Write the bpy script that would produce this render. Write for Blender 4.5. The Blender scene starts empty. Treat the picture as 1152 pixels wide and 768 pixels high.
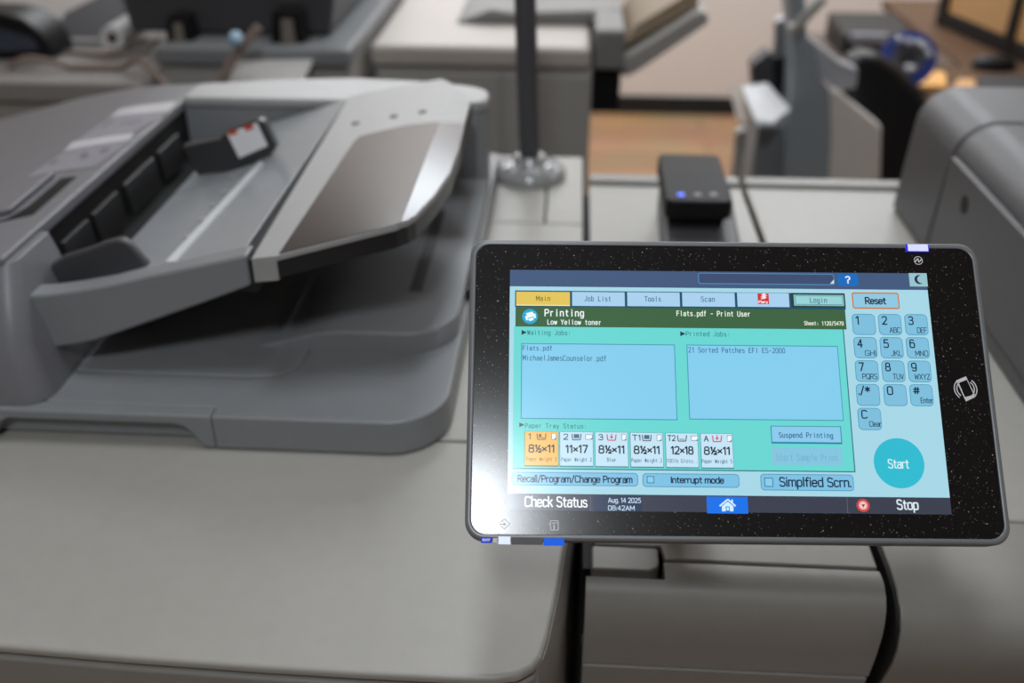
import bpy, bmesh, math, random
from mathutils import Vector, Matrix

SC = bpy.context.scene
COL = SC.collection
random.seed(4)

# ------------------------------------------------------------------ camera, world, lights, exposure
CAM = Vector((0.0, 0.0, 1.5))
FPX = 1120.0
PITCH, YAW = math.radians(30.66), math.radians(3.5)
FW = Vector((-math.sin(YAW) * math.cos(PITCH), math.cos(YAW) * math.cos(PITCH), -math.sin(PITCH)))
RT = Vector((math.cos(YAW), math.sin(YAW), 0.0))
UP = RT.cross(FW)
cam_data = bpy.data.cameras.new('camera')
cam = bpy.data.objects.new('camera', cam_data)
COL.objects.link(cam)
cam.matrix_world = Matrix.Translation(CAM) @ Matrix((RT, UP, -FW)).transposed().to_4x4()
cam_data.sensor_width = 36.0
cam_data.lens = FPX / 1152 * 36.0
cam_data.clip_start = 0.02
cam_data.dof.use_dof = True
cam_data.dof.focus_distance = 0.575
cam_data.dof.aperture_fstop = 4.5
SC.camera = cam

SC.view_settings.view_transform = 'Standard'
SC.view_settings.look = 'None'
SC.view_settings.exposure = 0.0
SC.view_settings.gamma = 1.0
SC.view_settings.use_curve_mapping = False

world = bpy.data.worlds.new('world')
SC.world = world
world.use_nodes = True
world.node_tree.nodes['Background'].inputs[0].default_value = (1.0, 0.96, 0.92, 1)
world.node_tree.nodes['Background'].inputs[1].default_value = 0.25

CEIL = 2.75
LAMPS = [  # x, y, size x, size y, watts : unseen ceiling lamps, first and fourth read from glare, others added for fill
    (-0.07, -0.84, 0.17, 0.36, 18),
    (-0.10, 0.55, 0.20, 0.60, 8),
    (1.60, 2.30, 0.30, 1.20, 6),
    (-0.80, 4.20, 1.50, 0.80, 44),
    (1.00, 3.90, 1.20, 0.30, 44),  # unseen lamp, set here to brighten the back wall
    (-0.05, 2.15, 0.40, 0.60, 9),  # unseen lamp, set here for a sheen on the printer top
]
for lx, ly, sx, sy, w in LAMPS:
    ld = bpy.data.lights.new('unseen_ceiling_lamp', 'AREA')
    ld.shape = 'RECTANGLE'
    ld.size, ld.size_y, ld.energy = sx, sy, w
    ld.color = (0.925, 0.985, 1.045)
    lo = bpy.data.objects.new('unseen_ceiling_lamp', ld)
    COL.objects.link(lo)
    lo.location = (lx, ly, CEIL - 0.055)


# ------------------------------------------------------------------ helpers
def ray(x, y):
    return FW + RT * ((x - 576) / FPX) - UP * ((y - 384) / FPX)

def at_z(x, y, z):
    d = ray(x, y); return CAM + d * ((z - CAM.z) / d.z)

def at_y(x, y, Y):
    d = ray(x, y); return CAM + d * (Y / d.y)

def at_x(x, y, X):
    d = ray(x, y); return CAM + d * (X / d.x)

def at_plane(x, y, p, n):
    d = ray(x, y); n = Vector(n); return CAM + d * ((Vector(p) - CAM).dot(n) / d.dot(n))

def lin(c):
    return tuple(((v / 255) / 12.92 if v / 255 <= 0.04045 else ((v / 255 + 0.055) / 1.055) ** 2.4) for v in c)

MATS = {}
def mat(name, rgb, rough=0.5, metal=0.0, spec=0.5, grain=0.06, scale=60, bump=0.0, coat=0.0):
    """plastic / metal / paint: principled with a little procedural mottling and grain"""
    if name in MATS: return MATS[name]
    m = bpy.data.materials.new(name); m.use_nodes = True
    nt = m.node_tree; b = nt.nodes['Principled BSDF']
    tc = nt.nodes.new('ShaderNodeTexCoord')
    nz = nt.nodes.new('ShaderNodeTexNoise'); nz.inputs['Scale'].default_value = scale; nz.inputs['Detail'].default_value = 4
    nt.links.new(tc.outputs['Object'], nz.inputs['Vector'])
    mx = nt.nodes.new('ShaderNodeMix'); mx.data_type = 'RGBA'
    c = lin(rgb)
    mx.inputs[6].default_value = tuple(v * (1 - grain) for v in c) + (1,)
    mx.inputs[7].default_value = tuple(min(1, v * (1 + grain)) for v in c) + (1,)
    nt.links.new(nz.outputs['Fac'], mx.inputs[0])
    nt.links.new(mx.outputs[2], b.inputs['Base Color'])
    b.inputs['Roughness'].default_value = rough
    b.inputs['Metallic'].default_value = metal
    b.inputs['Specular IOR Level'].default_value = spec
    b.inputs['Coat Weight'].default_value = coat
    if bump:
        n2 = nt.nodes.new('ShaderNodeTexNoise'); n2.inputs['Scale'].default_value = 900; n2.inputs['Detail'].default_value = 2
        nt.links.new(tc.outputs['Object'], n2.inputs['Vector'])
        bp = nt.nodes.new('ShaderNodeBump'); bp.inputs['Strength'].default_value = bump; bp.inputs['Distance'].default_value = 0.001
        nt.links.new(n2.outputs['Fac'], bp.inputs['Height'])
        nt.links.new(bp.outputs['Normal'], b.inputs['Normal'])
    MATS[name] = m
    return m

def glow(rgb, strength=1.0):
    """a lit pixel area of the display (or an indicator lamp) under its glossy cover"""
    key = 'lit_%d_%d_%d_%d' % (*rgb, int(strength * 100))
    if key in MATS: return MATS[key]
    m = bpy.data.materials.new(key); m.use_nodes = True
    b = m.node_tree.nodes['Principled BSDF']
    b.inputs['Base Color'].default_value = (0.012, 0.012, 0.013, 1)
    b.inputs['Roughness'].default_value = GLASS_ROUGH
    b.inputs['Emission Color'].default_value = lin(rgb) + (1,)
    b.inputs['Emission Strength'].default_value = strength
    MATS[key] = m
    return m
GLASS_ROUGH = 0.185

def lamp_lens(rgb, strength=1.0):
    """a small matt indicator lens that is lit"""
    m = glow(rgb, strength + .001)
    b = m.node_tree.nodes['Principled BSDF']; b.inputs['Roughness'].default_value = .7; b.inputs['Specular IOR Level'].default_value = .05
    return m

def dusty_glass():
    """black glossy glass with fine pale dust specks"""
    m = bpy.data.materials.new('dusty_black_glass'); m.use_nodes = True
    nt = m.node_tree; b = nt.nodes['Principled BSDF']
    tc = nt.nodes.new('ShaderNodeTexCoord')
    def specks(scale, cut, rmax):
        vo = nt.nodes.new('ShaderNodeTexVoronoi'); vo.inputs['Scale'].default_value = scale
        nt.links.new(tc.outputs['Object'], vo.inputs['Vector'])
        lt = nt.nodes.new('ShaderNodeMath'); lt.operation = 'LESS_THAN'; lt.inputs[1].default_value = rmax
        nt.links.new(vo.outputs['Distance'], lt.inputs[0])
        sx = nt.nodes.new('ShaderNodeSeparateColor'); nt.links.new(vo.outputs['Color'], sx.inputs[0])
        gt = nt.nodes.new('ShaderNodeMath'); gt.operation = 'GREATER_THAN'; gt.inputs[1].default_value = cut
        nt.links.new(sx.outputs[0], gt.inputs[0])
        mu = nt.nodes.new('ShaderNodeMath'); mu.operation = 'MULTIPLY'
        nt.links.new(lt.outputs[0], mu.inputs[0]); nt.links.new(gt.outputs[0], mu.inputs[1])
        m2 = nt.nodes.new('ShaderNodeMath'); m2.operation = 'MULTIPLY'
        nt.links.new(mu.outputs[0], m2.inputs[0]); nt.links.new(sx.outputs[1], m2.inputs[1])
        return m2
    a = specks(420, 0.70, 0.14); c = specks(800, 0.58, 0.17)
    ad = nt.nodes.new('ShaderNodeMath'); ad.operation = 'MAXIMUM'
    nt.links.new(a.outputs[0], ad.inputs[0]); nt.links.new(c.outputs[0], ad.inputs[1])
    mx = nt.nodes.new('ShaderNodeMix'); mx.data_type = 'RGBA'
    mx.inputs[6].default_value = lin((20, 19, 20)) + (1,)
    mx.inputs[7].default_value = lin((185, 180, 176)) + (1,)
    nt.links.new(ad.outputs[0], mx.inputs[0]); nt.links.new(mx.outputs[2], b.inputs['Base Color'])
    b.inputs['Roughness'].default_value = GLASS_ROUGH
    return m

GLY = {  # width ; strokes (~ = smooth curve) on a grid: baseline 0, x-height 4.2, capitals 6
 'A': (4, '0,0 2,6 4,0|.7,2 3.3,2'), 'B': (3.8, '0,0 0,6 2,6|~2,6 3.5,6 3.5,3.2 2,3.2|0,3.2 2.2,3.2|~2.2,3.2 3.9,3.2 3.9,0 2.2,0|2.2,0 0,0'),
 'C': (3.8, '~3.8,5.3 3.2,6 1.9,6 0,6 0,3 0,0 1.9,0 3.2,0 3.8,.7'), 'D': (4, '0,0 0,6 1.6,6|~1.6,6 4,6 4,3 4,0 1.6,0|1.6,0 0,0'),
 'E': (3.2, '3.2,0 0,0 0,6 3.2,6|0,3.1 2.8,3.1'), 'F': (3.2, '0,0 0,6 3.2,6|0,3.1 2.8,3.1'),
 'G': (4, '~4,5.3 3.4,6 2,6 0,6 0,3 0,0 2,0 3.2,0 4,.6|4,.5 4,2.8 2.4,2.8'), 'H': (3.8, '0,0 0,6|3.8,0 3.8,6|0,3.1 3.8,3.1'),
 'I': (.2, '.1,0 .1,6'), 'J': (2.6, '~2.6,6 2.6,3 2.6,0 1.2,0 .4,0 0,.7'), 'K': (3.6, '0,0 0,6|3.5,6 .1,2.6|1.3,3.7 3.6,0'), 'L': (3, '0,6 0,0 3,0'),
 'M': (4.6, '0,0 0,6 2.3,1.6 4.6,6 4.6,0'), 'N': (3.8, '0,0 0,6 3.8,0 3.8,6'), 'O': (4.2, '~2.1,6 0,6 0,3 0,0 2.1,0 4.2,0 4.2,3 4.2,6 2.1,6'),
 'P': (3.6, '0,0 0,6 1.8,6|~1.8,6 3.6,6 3.6,2.7 1.8,2.7|1.8,2.7 0,2.7'), 'Q': (4.2, '~2.1,6 0,6 0,3 0,0 2.1,0 4.2,0 4.2,3 4.2,6 2.1,6|2.6,1.4 4.2,-.5'),
 'R': (3.7, '0,0 0,6 1.8,6|~1.8,6 3.5,6 3.5,2.9 1.8,2.9|1.8,2.9 0,2.9|1.8,2.9 3.7,0'), 'S': (3.5, '~3.3,5.3 2.6,6 1.7,6 .1,6 .1,4.5 .1,3.4 1.8,3.1 3.5,2.7 3.5,1.6 3.5,0 1.7,0 .7,0 0,.7'),
 'T': (3.8, '0,6 3.8,6|1.9,6 1.9,0'), 'U': (3.8, '~0,6 0,3 0,0 1.9,0 3.8,0 3.8,3 3.8,6'), 'V': (3.8, '0,6 1.9,0 3.8,6'), 'W': (5.4, '0,6 1.3,0 2.7,5 4.1,0 5.4,6'),
 'X': (3.8, '0,0 3.8,6|0,6 3.8,0'), 'Y': (3.8, '0,6 1.9,3 3.8,6|1.9,3 1.9,0'), 'Z': (3.6, '0,6 3.6,6 0,0 3.6,0'),
 'a': (3, '~.3,3.6 .9,4.2 1.6,4.2 3,4.2 3,2.9|3,3 3,0|~3,2.4 1.2,2.5 0,2.2 0,1.1 0,0 1.3,0 2.4,0 3,1.1'), 'b': (3.1, '0,0 0,6.2|~0,2.1 0,4.2 1.6,4.2 3.1,4.2 3.1,2.1 3.1,0 1.6,0 0,0 0,2.1'),
 'c': (2.7, '~2.7,3.7 2.2,4.2 1.5,4.2 0,4.2 0,2.1 0,0 1.5,0 2.2,0 2.7,.5'), 'd': (3.1, '3.1,0 3.1,6.2|~3.1,2.1 3.1,4.2 1.5,4.2 0,4.2 0,2.1 0,0 1.5,0 3.1,0 3.1,2.1'),
 'e': (3.1, '0,2.2 3.1,2.2|~3.1,2.2 3.1,4.2 1.6,4.2 0,4.2 0,2.1 0,0 1.7,0 2.5,0 2.9,.6'), 'f': (2, '~2.1,6.1 1.7,6.2 .8,6.2 .8,5|.8,5.2 .8,0|0,4.1 1.9,4.1'),
 'g': (3.1, '~3.1,2.3 3.1,4.2 1.5,4.2 0,4.2 0,2.2 0,.2 1.5,.2 3.1,.2 3.1,2.3|~3.1,4.2 3.1,1 3.1,-1.8 1.5,-1.8 .8,-1.8 .3,-1.4'), 'h': (3, '0,0 0,6.2|~0,2.6 0,4.2 1.7,4.2 3,4.2 3,2.6|3,2.7 3,0'),
 'i': (.3, '.15,0 .15,4.2|.15,5.5 .15,5.9'), 'j': (1.2, '~1,4.2 1,1 1,-1.8 0,-1.8|1,5.5 1,5.9'), 'k': (2.8, '0,0 0,6.2|2.6,4.2 .1,1.7|1,2.5 2.8,0'), 'l': (.3, '.15,0 .15,6.2'),
 'm': (5, '0,0 0,4.2|~0,2.6 0,4.2 1.4,4.2 2.5,4.2 2.5,2.6|2.5,2.7 2.5,0|~2.5,2.6 2.5,4.2 3.9,4.2 5,4.2 5,2.6|5,2.7 5,0'), 'n': (3, '0,0 0,4.2|~0,2.6 0,4.2 1.7,4.2 3,4.2 3,2.6|3,2.7 3,0'),
 'o': (3.2, '~1.6,4.2 0,4.2 0,2.1 0,0 1.6,0 3.2,0 3.2,2.1 3.2,4.2 1.6,4.2'), 'p': (3.1, '0,-1.8 0,4.2|~0,2.1 0,4.2 1.6,4.2 3.1,4.2 3.1,2.1 3.1,0 1.6,0 0,0 0,2.1'),
 'r': (1.9, '0,0 0,4.2|~0,2.4 0,4.1 1.9,4.1'), 's': (2.7, '~2.5,3.7 2,4.2 1.3,4.2 .1,4.2 .1,3.2 .1,2.4 1.4,2.2 2.7,1.9 2.7,1.1 2.7,0 1.3,0 .5,0 0,.5'),
 't': (2, '~.8,5.5 .8,2 .8,0 2,.05|0,4.1 2,4.1'), 'u': (3, '~0,4.2 0,1.6 0,0 1.4,0 3,0 3,1.6|3,4.2 3,0'), 'w': (4.6, '0,4.2 1.1,0 2.3,3.8 3.5,0 4.6,4.2'), 'y': (3, '0,4.2 1.6,.2|3,4.2 1.2,-1.8 .3,-1.8'),
 '0': (3.4, '~1.7,6 0,6 0,3 0,0 1.7,0 3.4,0 3.4,3 3.4,6 1.7,6'), '1': (1.6, '0,4.9 1.3,6 1.3,0'), '2': (3.3, '~.1,5.2 .6,6 1.6,6 3.2,6 3.2,4.4 3.2,3.4 .1,.1|0,0 3.3,0'),
 '3': (3.3, '~.2,5.4 .9,6 1.6,6 3.1,6 3.1,3.2 1.2,3.2|~1.2,3.2 3.3,3.2 3.3,0 1.5,0 .7,0 0,.6'), '4': (3.5, '2.6,0 2.6,6 0,1.8 3.5,1.8'), '5': (3.2, '3,6 .4,6 .2,3.4|~.2,3.3 .8,3.7 1.5,3.7 3.2,3.7 3.2,0 1.4,0 .6,0 0,.5'),
 '6': (3.3, '~2.9,5.6 2.3,6 1.7,6 0,6 0,2.4|~0,2 0,3.8 1.7,3.8 3.3,3.8 3.3,1.9 3.3,0 1.7,0 0,0 0,2.2'), '7': (3.3, '0,6 3.3,6 1.2,0'),
 '8': (3.3, '~1.6,6 .2,6 .2,4.6 .2,3.2 1.6,3.2 3.1,3.2 3.1,4.6 3.1,6 1.6,6|~1.6,3.2 0,3.2 0,1.6 0,0 1.6,0 3.3,0 3.3,1.6 3.3,3.2 1.6,3.2'), '9': (3.3, '~.4,.4 1,0 1.6,0 3.3,0 3.3,3.6|~3.3,4 3.3,2.2 1.6,2.2 0,2.2 0,4.1 0,6 1.6,6 3.3,6 3.3,3.8'),
 '.': (.3, '.15,0 .15,.35'), ':': (.3, '.15,.4 .15,.8|.15,3.2 .15,3.6'), '-': (2.4, '0,2.7 2.4,2.7'), '/': (2.6, '0,-.6 2.6,6.4'), '?': (2.8, '~0,5.2 .4,6 1.4,6 2.8,6 2.8,4.5 2.8,3.5 1.4,3 1.4,1.8|1.4,.1 1.4,.5'),
 '*': (3.6, '1.8,5.9 1.8,2.1|.1,5 3.5,3|.1,3 3.5,5'), '#': (3.8, '1,.8 1.4,5.6|2.6,.8 3,5.6|0,2.3 3.7,2.3|.2,4.2 3.8,4.2'), '×': (2.6, '0,1.3 2.6,3.9|0,3.9 2.6,1.3'),
 '½': (4, '0,5.4 .8,6 .8,3.2|3.2,5.6 .6,.4|~2.4,2.2 2.8,2.8 3.3,2.8 4,2.7 4,2 3.9,1.2 2.4,0|2.4,0 4.1,0'),
}
def chaikin(p, n=2):
    for _ in range(n):
        q = [p[0]]
        for a, b_ in zip(p[:-1], p[1:]):
            q += [(a[0] * .75 + b_[0] * .25, a[1] * .75 + b_[1] * .25), (a[0] * .25 + b_[0] * .75, a[1] * .25 + b_[1] * .75)]
        p = q + [p[-1]]
    return p
STROKES = {k: (w, [chaikin([tuple(map(float, c.split(','))) for c in s.lstrip('~').split()]) if s.startswith('~') else [tuple(map(float, c.split(','))) for c in s.split()] for s in g.split('|')]) for k, (w, g) in GLY.items()}
def stroke_text(body, mono=False, gap=1.25):
    """list of polylines, total width; mono = every character in an equal cell"""
    out, x = [], 0.0
    for ch in body:
        if ch == ' ': x += 5.2 if mono else 2.4; continue
        w, ss = STROKES[ch]
        if mono:
            kx = min(1.0, 4.0 / w); dx = x + (4.0 - w * kx) / 2
            out += [[(dx + a * kx, b_) for a, b_ in s] for s in ss]; x += 5.2
        else:
            out += [[(x + a, b_) for a, b_ in s] for s in ss]; x += w + gap
    return out

def clip_poly(pts, x, keep_less):
    out = []
    for i, p in enumerate(pts):
        q = pts[(i + 1) % len(pts)]
        pi = (p[0] <= x) == keep_less; qi = (q[0] <= x) == keep_less
        if pi: out.append(p)
        if pi != qi:
            t = (x - p[0]) / (q[0] - p[0]); out.append((x, p[1] + t * (q[1] - p[1])))
    return out

def arc(cx, cy, r, a0, a1, n=8):
    return [(cx + r * math.cos(math.radians(a0 + (a1 - a0) * i / n)), cy + r * math.sin(math.radians(a0 + (a1 - a0) * i / n))) for i in range(n + 1)]

def rrect(x0, y0, x1, y1, r, n=6):
    r = min(r, (x1 - x0) / 2, (y1 - y0) / 2)
    return arc(x1 - r, y0 + r, r, -90, 0, n) + arc(x1 - r, y1 - r, r, 0, 90, n) + arc(x0 + r, y1 - r, r, 90, 180, n) + arc(x0 + r, y0 + r, r, 180, 270, n)

class MB:
    def __init__(s): s.v, s.f, s.m = [], [], []
    def add(s, vs, fs, mi=0):
        o = len(s.v); s.v += [tuple(v) for v in vs]
        s.f += [tuple(i + o for i in f) for f in fs]; s.m += [mi] * len(fs); return s
    def box(s, x0, y0, z0, x1, y1, z1, mi=0):
        return s.prism([(x0, y0), (x1, y0), (x1, y1), (x0, y1)], 'z', z0, z1, mi)
    def loft(s, rings, mi=0, cap=True, closed=True):
        n = len(rings[0]); vs = [p for r in rings for p in r]; fs = []
        for k in range(len(rings) - 1):
            for i in range(n if closed else n - 1):
                j = (i + 1) % n
                fs.append((k * n + i, k * n + j, (k + 1) * n + j, (k + 1) * n + i))
        if cap: fs += [tuple(range(n))[::-1], tuple(range((len(rings) - 1) * n, len(rings) * n))]
        return s.add(vs, fs, mi)
    def prism(s, pts, axis, a, b, mi=0):
        f = {'z': lambda p, t: (p[0], p[1], t), 'y': lambda p, t: (p[0], t, p[1]), 'x': lambda p, t: (t, p[0], p[1])}[axis]
        return s.loft([[f(p, a) for p in pts], [f(p, b) for p in pts]], mi)
    def slab(s, quad, normal, th, mi=0):
        n = Vector(normal).normalized() * th
        return s.loft([[tuple(Vector(q) - n) for q in quad], [tuple(q) for q in quad]], mi)
    def tube(s, pts, r, n=10, mi=0):
        pts = [Vector(p) for p in pts]; rings = []; up = Vector((0.1, 0.2, 1)).normalized()
        for i, p in enumerate(pts):
            d = (pts[min(i + 1, len(pts) - 1)] - pts[max(i - 1, 0)]).normalized()
            if abs(d.dot(up)) > 0.95: up = Vector((1, 0.1, 0)).normalized()
            a = d.cross(up).normalized(); b = a.cross(d)
            rr = r[i] if isinstance(r, (list, tuple)) else r
            rings.append([tuple(p + (a * math.cos(2 * math.pi * k / n) + b * math.sin(2 * math.pi * k / n)) * rr) for k in range(n)])
        return s.loft(rings, mi)
    def lathe(s, prof, origin, axis=(0, 0, 1), n=40, mi=0, closed=False):
        ax = Vector(axis).normalized(); t = Vector((1, 0, 0)) if abs(ax.x) < 0.8 else Vector((0, 1, 0))
        a = (t - ax * t.dot(ax)).normalized(); b = ax.cross(a); O = Vector(origin)
        rings = [[tuple(O + ax * z + (a * math.cos(2 * math.pi * k / n) + b * math.sin(2 * math.pi * k / n)) * r) for k in range(n)] for r, z in prof]
        if closed: rings.append(rings[0])
        return s.loft(rings, mi, cap=not closed)
    # flat layers in a plane (display artwork)
    def flat(s, pts, w, mi=0): return s.add([(p[0], p[1], w) for p in pts], [tuple(range(len(pts)))], mi)
    def text(s, body, u0, u1, vb, vt, w, mi=0, th=.0006, mono=False):
        """lettering drawn as strokes of width th, fitted between u0 and u1, baseline vb, capital height to vt"""
        ls = stroke_text(body, mono); xs = [p[0] for l in ls for p in l]; x0, x1 = min(xs), max(xs)
        kx = (u1 - u0 - th) / max(x1 - x0, .3); ky = (vt - vb - th) / 6
        for l in ls:
            P = [Vector((u0 + th / 2 + (x - x0) * kx, vb + th / 2 + y * ky)) for x, y in l]
            for i in range(len(P) - 1):
                d = P[i + 1] - P[i]
                if d.length < 1e-7: continue
                d.normalize(); n = Vector((-d.y, d.x)) * th / 2
                a, c = P[i], P[i + 1]
                if i == 0: a = a - d * th * .4
                if i == len(P) - 2: c = c + d * th * .4
                elif len(P) < 7: c = c + d * th * .35
                s.flat([tuple(a - n), tuple(c - n), tuple(c + n), tuple(a + n)], w, mi)
        return s
    def build(s, name, mats, parent=None, bevel=0.0, seg=3, flatmesh=False, angle=35):
        if not isinstance(mats, (list, tuple)): mats = [mats]
        off = Vector((0, 0, 0))
        if parent is not None and not parent.get('_local'):
            p = parent; off = Vector(p.get('_at', (0, 0, 0)))
        me = bpy.data.meshes.new(name)
        me.from_pydata([tuple(Vector(v) - off) for v in s.v], [], s.f)
        for m in mats: me.materials.append(m)
        for p, mi in zip(me.polygons, s.m): p.material_index = mi
        if not flatmesh:
            bm = bmesh.new(); bm.from_mesh(me)
            bmesh.ops.remove_doubles(bm, verts=bm.verts, dist=1e-6)
            bmesh.ops.recalc_face_normals(bm, faces=bm.faces)
            bm.to_mesh(me); bm.free()
            me.shade_smooth(); me.set_sharp_from_angle(angle=math.radians(angle))
        me.update()
        o = bpy.data.objects.new(name, me); COL.objects.link(o)
        if bevel:
            bv = o.modifiers.new('edge', 'BEVEL'); bv.width = bevel; bv.segments = seg; bv.limit_method = 'ANGLE'
            bv.angle_limit = math.radians(40); bv.harden_normals = True
        if parent is not None:
            o.parent = parent; o['_at'] = tuple(off)
            if parent.get('_local'): o['_local'] = 1
        return o

def thing(name, label, cat, loc, group=None):
    o = bpy.data.objects.new(name, None); COL.objects.link(o)
    o.location = loc; o['_at'] = tuple(loc); o['label'] = label; o['category'] = cat; o.empty_display_size = 0.05
    if group: o['group'] = group
    return o

def structure(o): o['kind'] = 'structure'; return o

def px_prism(mb, pts, Y, depth, mi=0):
    """outline given at its own distance Y, extruded to a real depth"""
    q = [at_y(x, y, Y) for x, y in pts]
    return mb.prism([(p.x, p.z) for p in q], 'y', Y, Y + depth, mi)

# ------------------------------------------------------------------ materials
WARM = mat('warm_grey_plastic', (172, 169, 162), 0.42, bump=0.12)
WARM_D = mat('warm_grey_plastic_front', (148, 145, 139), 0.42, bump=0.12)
COOL = mat('cool_grey_plastic', (136, 138, 140), 0.42, bump=0.12)
COOL_L = mat('light_grey_plastic', (166, 166, 165), 0.4, bump=0.1)
COVER = mat('feeder_cover_grey', (122, 122, 126), 0.4, bump=0.12)
DARKP = mat('dark_grey_plastic', (70, 70, 73), 0.45, bump=0.1)
BLACKP = mat('black_plastic', (21, 21, 22), 0.45, spec=.3)
RUBBER = mat('black_rubber', (15, 15, 16), 0.7)
GUNM = mat('gunmetal_grey_plastic', (86, 86, 87), 0.46, bump=0.12)
WHITE = mat('white_paper', (243, 243, 244), 0.6)
STEEL = mat('brushed_steel', (170, 172, 175), 0.3, metal=0.9)

# ------------------------------------------------------------------ room shell
FLOORM = bpy.data.materials.new('wood_plank_floor'); FLOORM.use_nodes = True
nt = FLOORM.node_tree; b = nt.nodes['Principled BSDF']
tc = nt.nodes.new('ShaderNodeTexCoord'); br = nt.nodes.new('ShaderNodeTexBrick')
br.inputs['Scale'].default_value = 1.0; br.inputs['Brick Width'].default_value = 1.2; br.inputs['Row Height'].default_value = 0.16
br.inputs['Mortar Size'].default_value = 0.003
br.inputs['Color1'].default_value = lin((186, 146, 108)) + (1,); br.inputs['Color2'].default_value = lin((160, 124, 92)) + (1,)
br.inputs['Mortar'].default_value = lin((90, 66, 46)) + (1,)
nz = nt.nodes.new('ShaderNodeTexNoise'); nz.inputs['Scale'].default_value = 3.0; nz.inputs['Detail'].default_value = 6
mx = nt.nodes.new('ShaderNodeMix'); mx.data_type = 'RGBA'; mx.blend_type = 'MULTIPLY'; mx.inputs[0].default_value = 0.5
nt.links.new(tc.outputs['Object'], br.inputs['Vector']); nt.links.new(tc.outputs['Object'], nz.inputs['Vector'])
nt.links.new(br.outputs['Color'], mx.inputs[6]); nt.links.new(nz.outputs['Color'], mx.inputs[7])
nt.links.new(mx.outputs[2], b.inputs['Base Color']); b.inputs['Roughness'].default_value = 0.4
WALLM = mat('painted_wall', (228, 217, 209), 0.7, grain=0.02, scale=4)
CEILM = mat('ceiling_tile', (225, 222, 216), 0.8, grain=0.03)

WX0, WX1, WY0, WY1 = -3.6, 3.8, -6.0, 4.72
structure(MB().box(WX0, WY0, -0.1, WX1, WY1, 0).build('floor', FLOORM))
structure(MB().box(WX0, WY0, CEIL, WX1, WY1, CEIL + 0.1).build('ceiling', CEILM))
structure(MB().box(WX0 - .1, WY1, -0.1, WX1 + .1, WY1 + 0.1, CEIL + .1).build('wall_back', WALLM))
structure(MB().box(WX0 - .1, WY0 - .1, -0.1, WX1 + .1, WY0, CEIL + .1).build('wall_front', WALLM))
structure(MB().box(WX0 - .1, WY0, -0.1, WX0, WY1, CEIL + .1).build('wall_left', WALLM))
structure(MB().box(WX1, WY0, -0.1, WX1 + .1, WY1, CEIL + .1).build('wall_right', WALLM))
structure(MB().box(WX0, WY1 - 0.014, 0, WX1, WY1, 0.085).build('baseboard_back', RUBBER, bevel=0.003))
fx = MB()
for lx, ly, sx, sy, w in LAMPS:
    fx.box(lx - sx / 2 - .03, ly - sy / 2 - .03, CEIL - .05, lx + sx / 2 + .03, ly + sy / 2 + .03, CEIL)
structure(fx.build('lamp_housing_1', mat('white_enamel', (225, 225, 222), 0.5)))  # housings added above the unseen ceiling lamps

# ------------------------------------------------------------------ main printer body
ZT = 1.0
t = thing('production_printer', 'warm grey printer body with a wide flat top carrying the document feeder', 'printer', (-0.5, 0.9, 0))
MB().box(-1.05, .48, .02, -.004, .62, .985).box(-1.05, .62, .02, .010, 1.36, .985).build('body', DARKP, t)
edge = [(-1.05, .452), (-.36, .4347), (-.27, .4307), (-.19, .4285), (-.125, .4275), (-.06, .4275), (-.038, .4282), (-.0225, .4318), (-.0130, .4390), (-.0082, .4480), (-.0048, .4640), (.0016, .5124), (.0047, .5496), (.010, .60), (.015, .6745)]
MB().prism(edge + [(-1.05, .6745)], 'z', .9915, ZT).build('top_cover', WARM, t, bevel=0.0035)
MB().prism([(-1.05, .677), (.018, .677), (.018, 1.1280), (-1.05, 1.1280)], 'z', .9925, ZT).build('rear_top_panel', WARM, t, bevel=0.002)
MB().prism([(-1.05, 1.1305), (-.0305, 1.1305), (-.0305, 1.365), (-1.05, 1.365)], 'z', .9925, ZT).build('rear_top_panel', WARM, t, bevel=0.002)
MB().prism([(-.0280, 1.1305), (.018, 1.1305), (.018, 1.365), (-.0280, 1.365)], 'z', .9925, ZT).build('rear_top_panel', WARM, t, bevel=0.002)
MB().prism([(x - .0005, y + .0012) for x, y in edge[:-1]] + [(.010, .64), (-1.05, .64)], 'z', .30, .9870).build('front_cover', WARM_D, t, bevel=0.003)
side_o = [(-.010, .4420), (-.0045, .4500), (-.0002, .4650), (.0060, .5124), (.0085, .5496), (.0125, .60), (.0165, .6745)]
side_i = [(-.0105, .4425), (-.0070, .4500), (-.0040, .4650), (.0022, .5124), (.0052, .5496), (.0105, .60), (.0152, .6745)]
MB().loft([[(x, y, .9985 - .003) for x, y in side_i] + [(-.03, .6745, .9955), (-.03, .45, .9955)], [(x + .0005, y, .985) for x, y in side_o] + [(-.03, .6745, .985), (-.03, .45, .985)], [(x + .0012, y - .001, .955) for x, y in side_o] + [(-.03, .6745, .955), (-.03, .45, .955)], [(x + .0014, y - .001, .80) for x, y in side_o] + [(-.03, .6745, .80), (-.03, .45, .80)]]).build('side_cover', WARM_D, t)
MB().prism([(x - .001, y + .003) for x, y in edge[:-1]] + [(.010, .64), (-1.05, .64)], 'z', .02, .29).build('paper_drawer', WARM_D, t, bevel=0.004)

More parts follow.
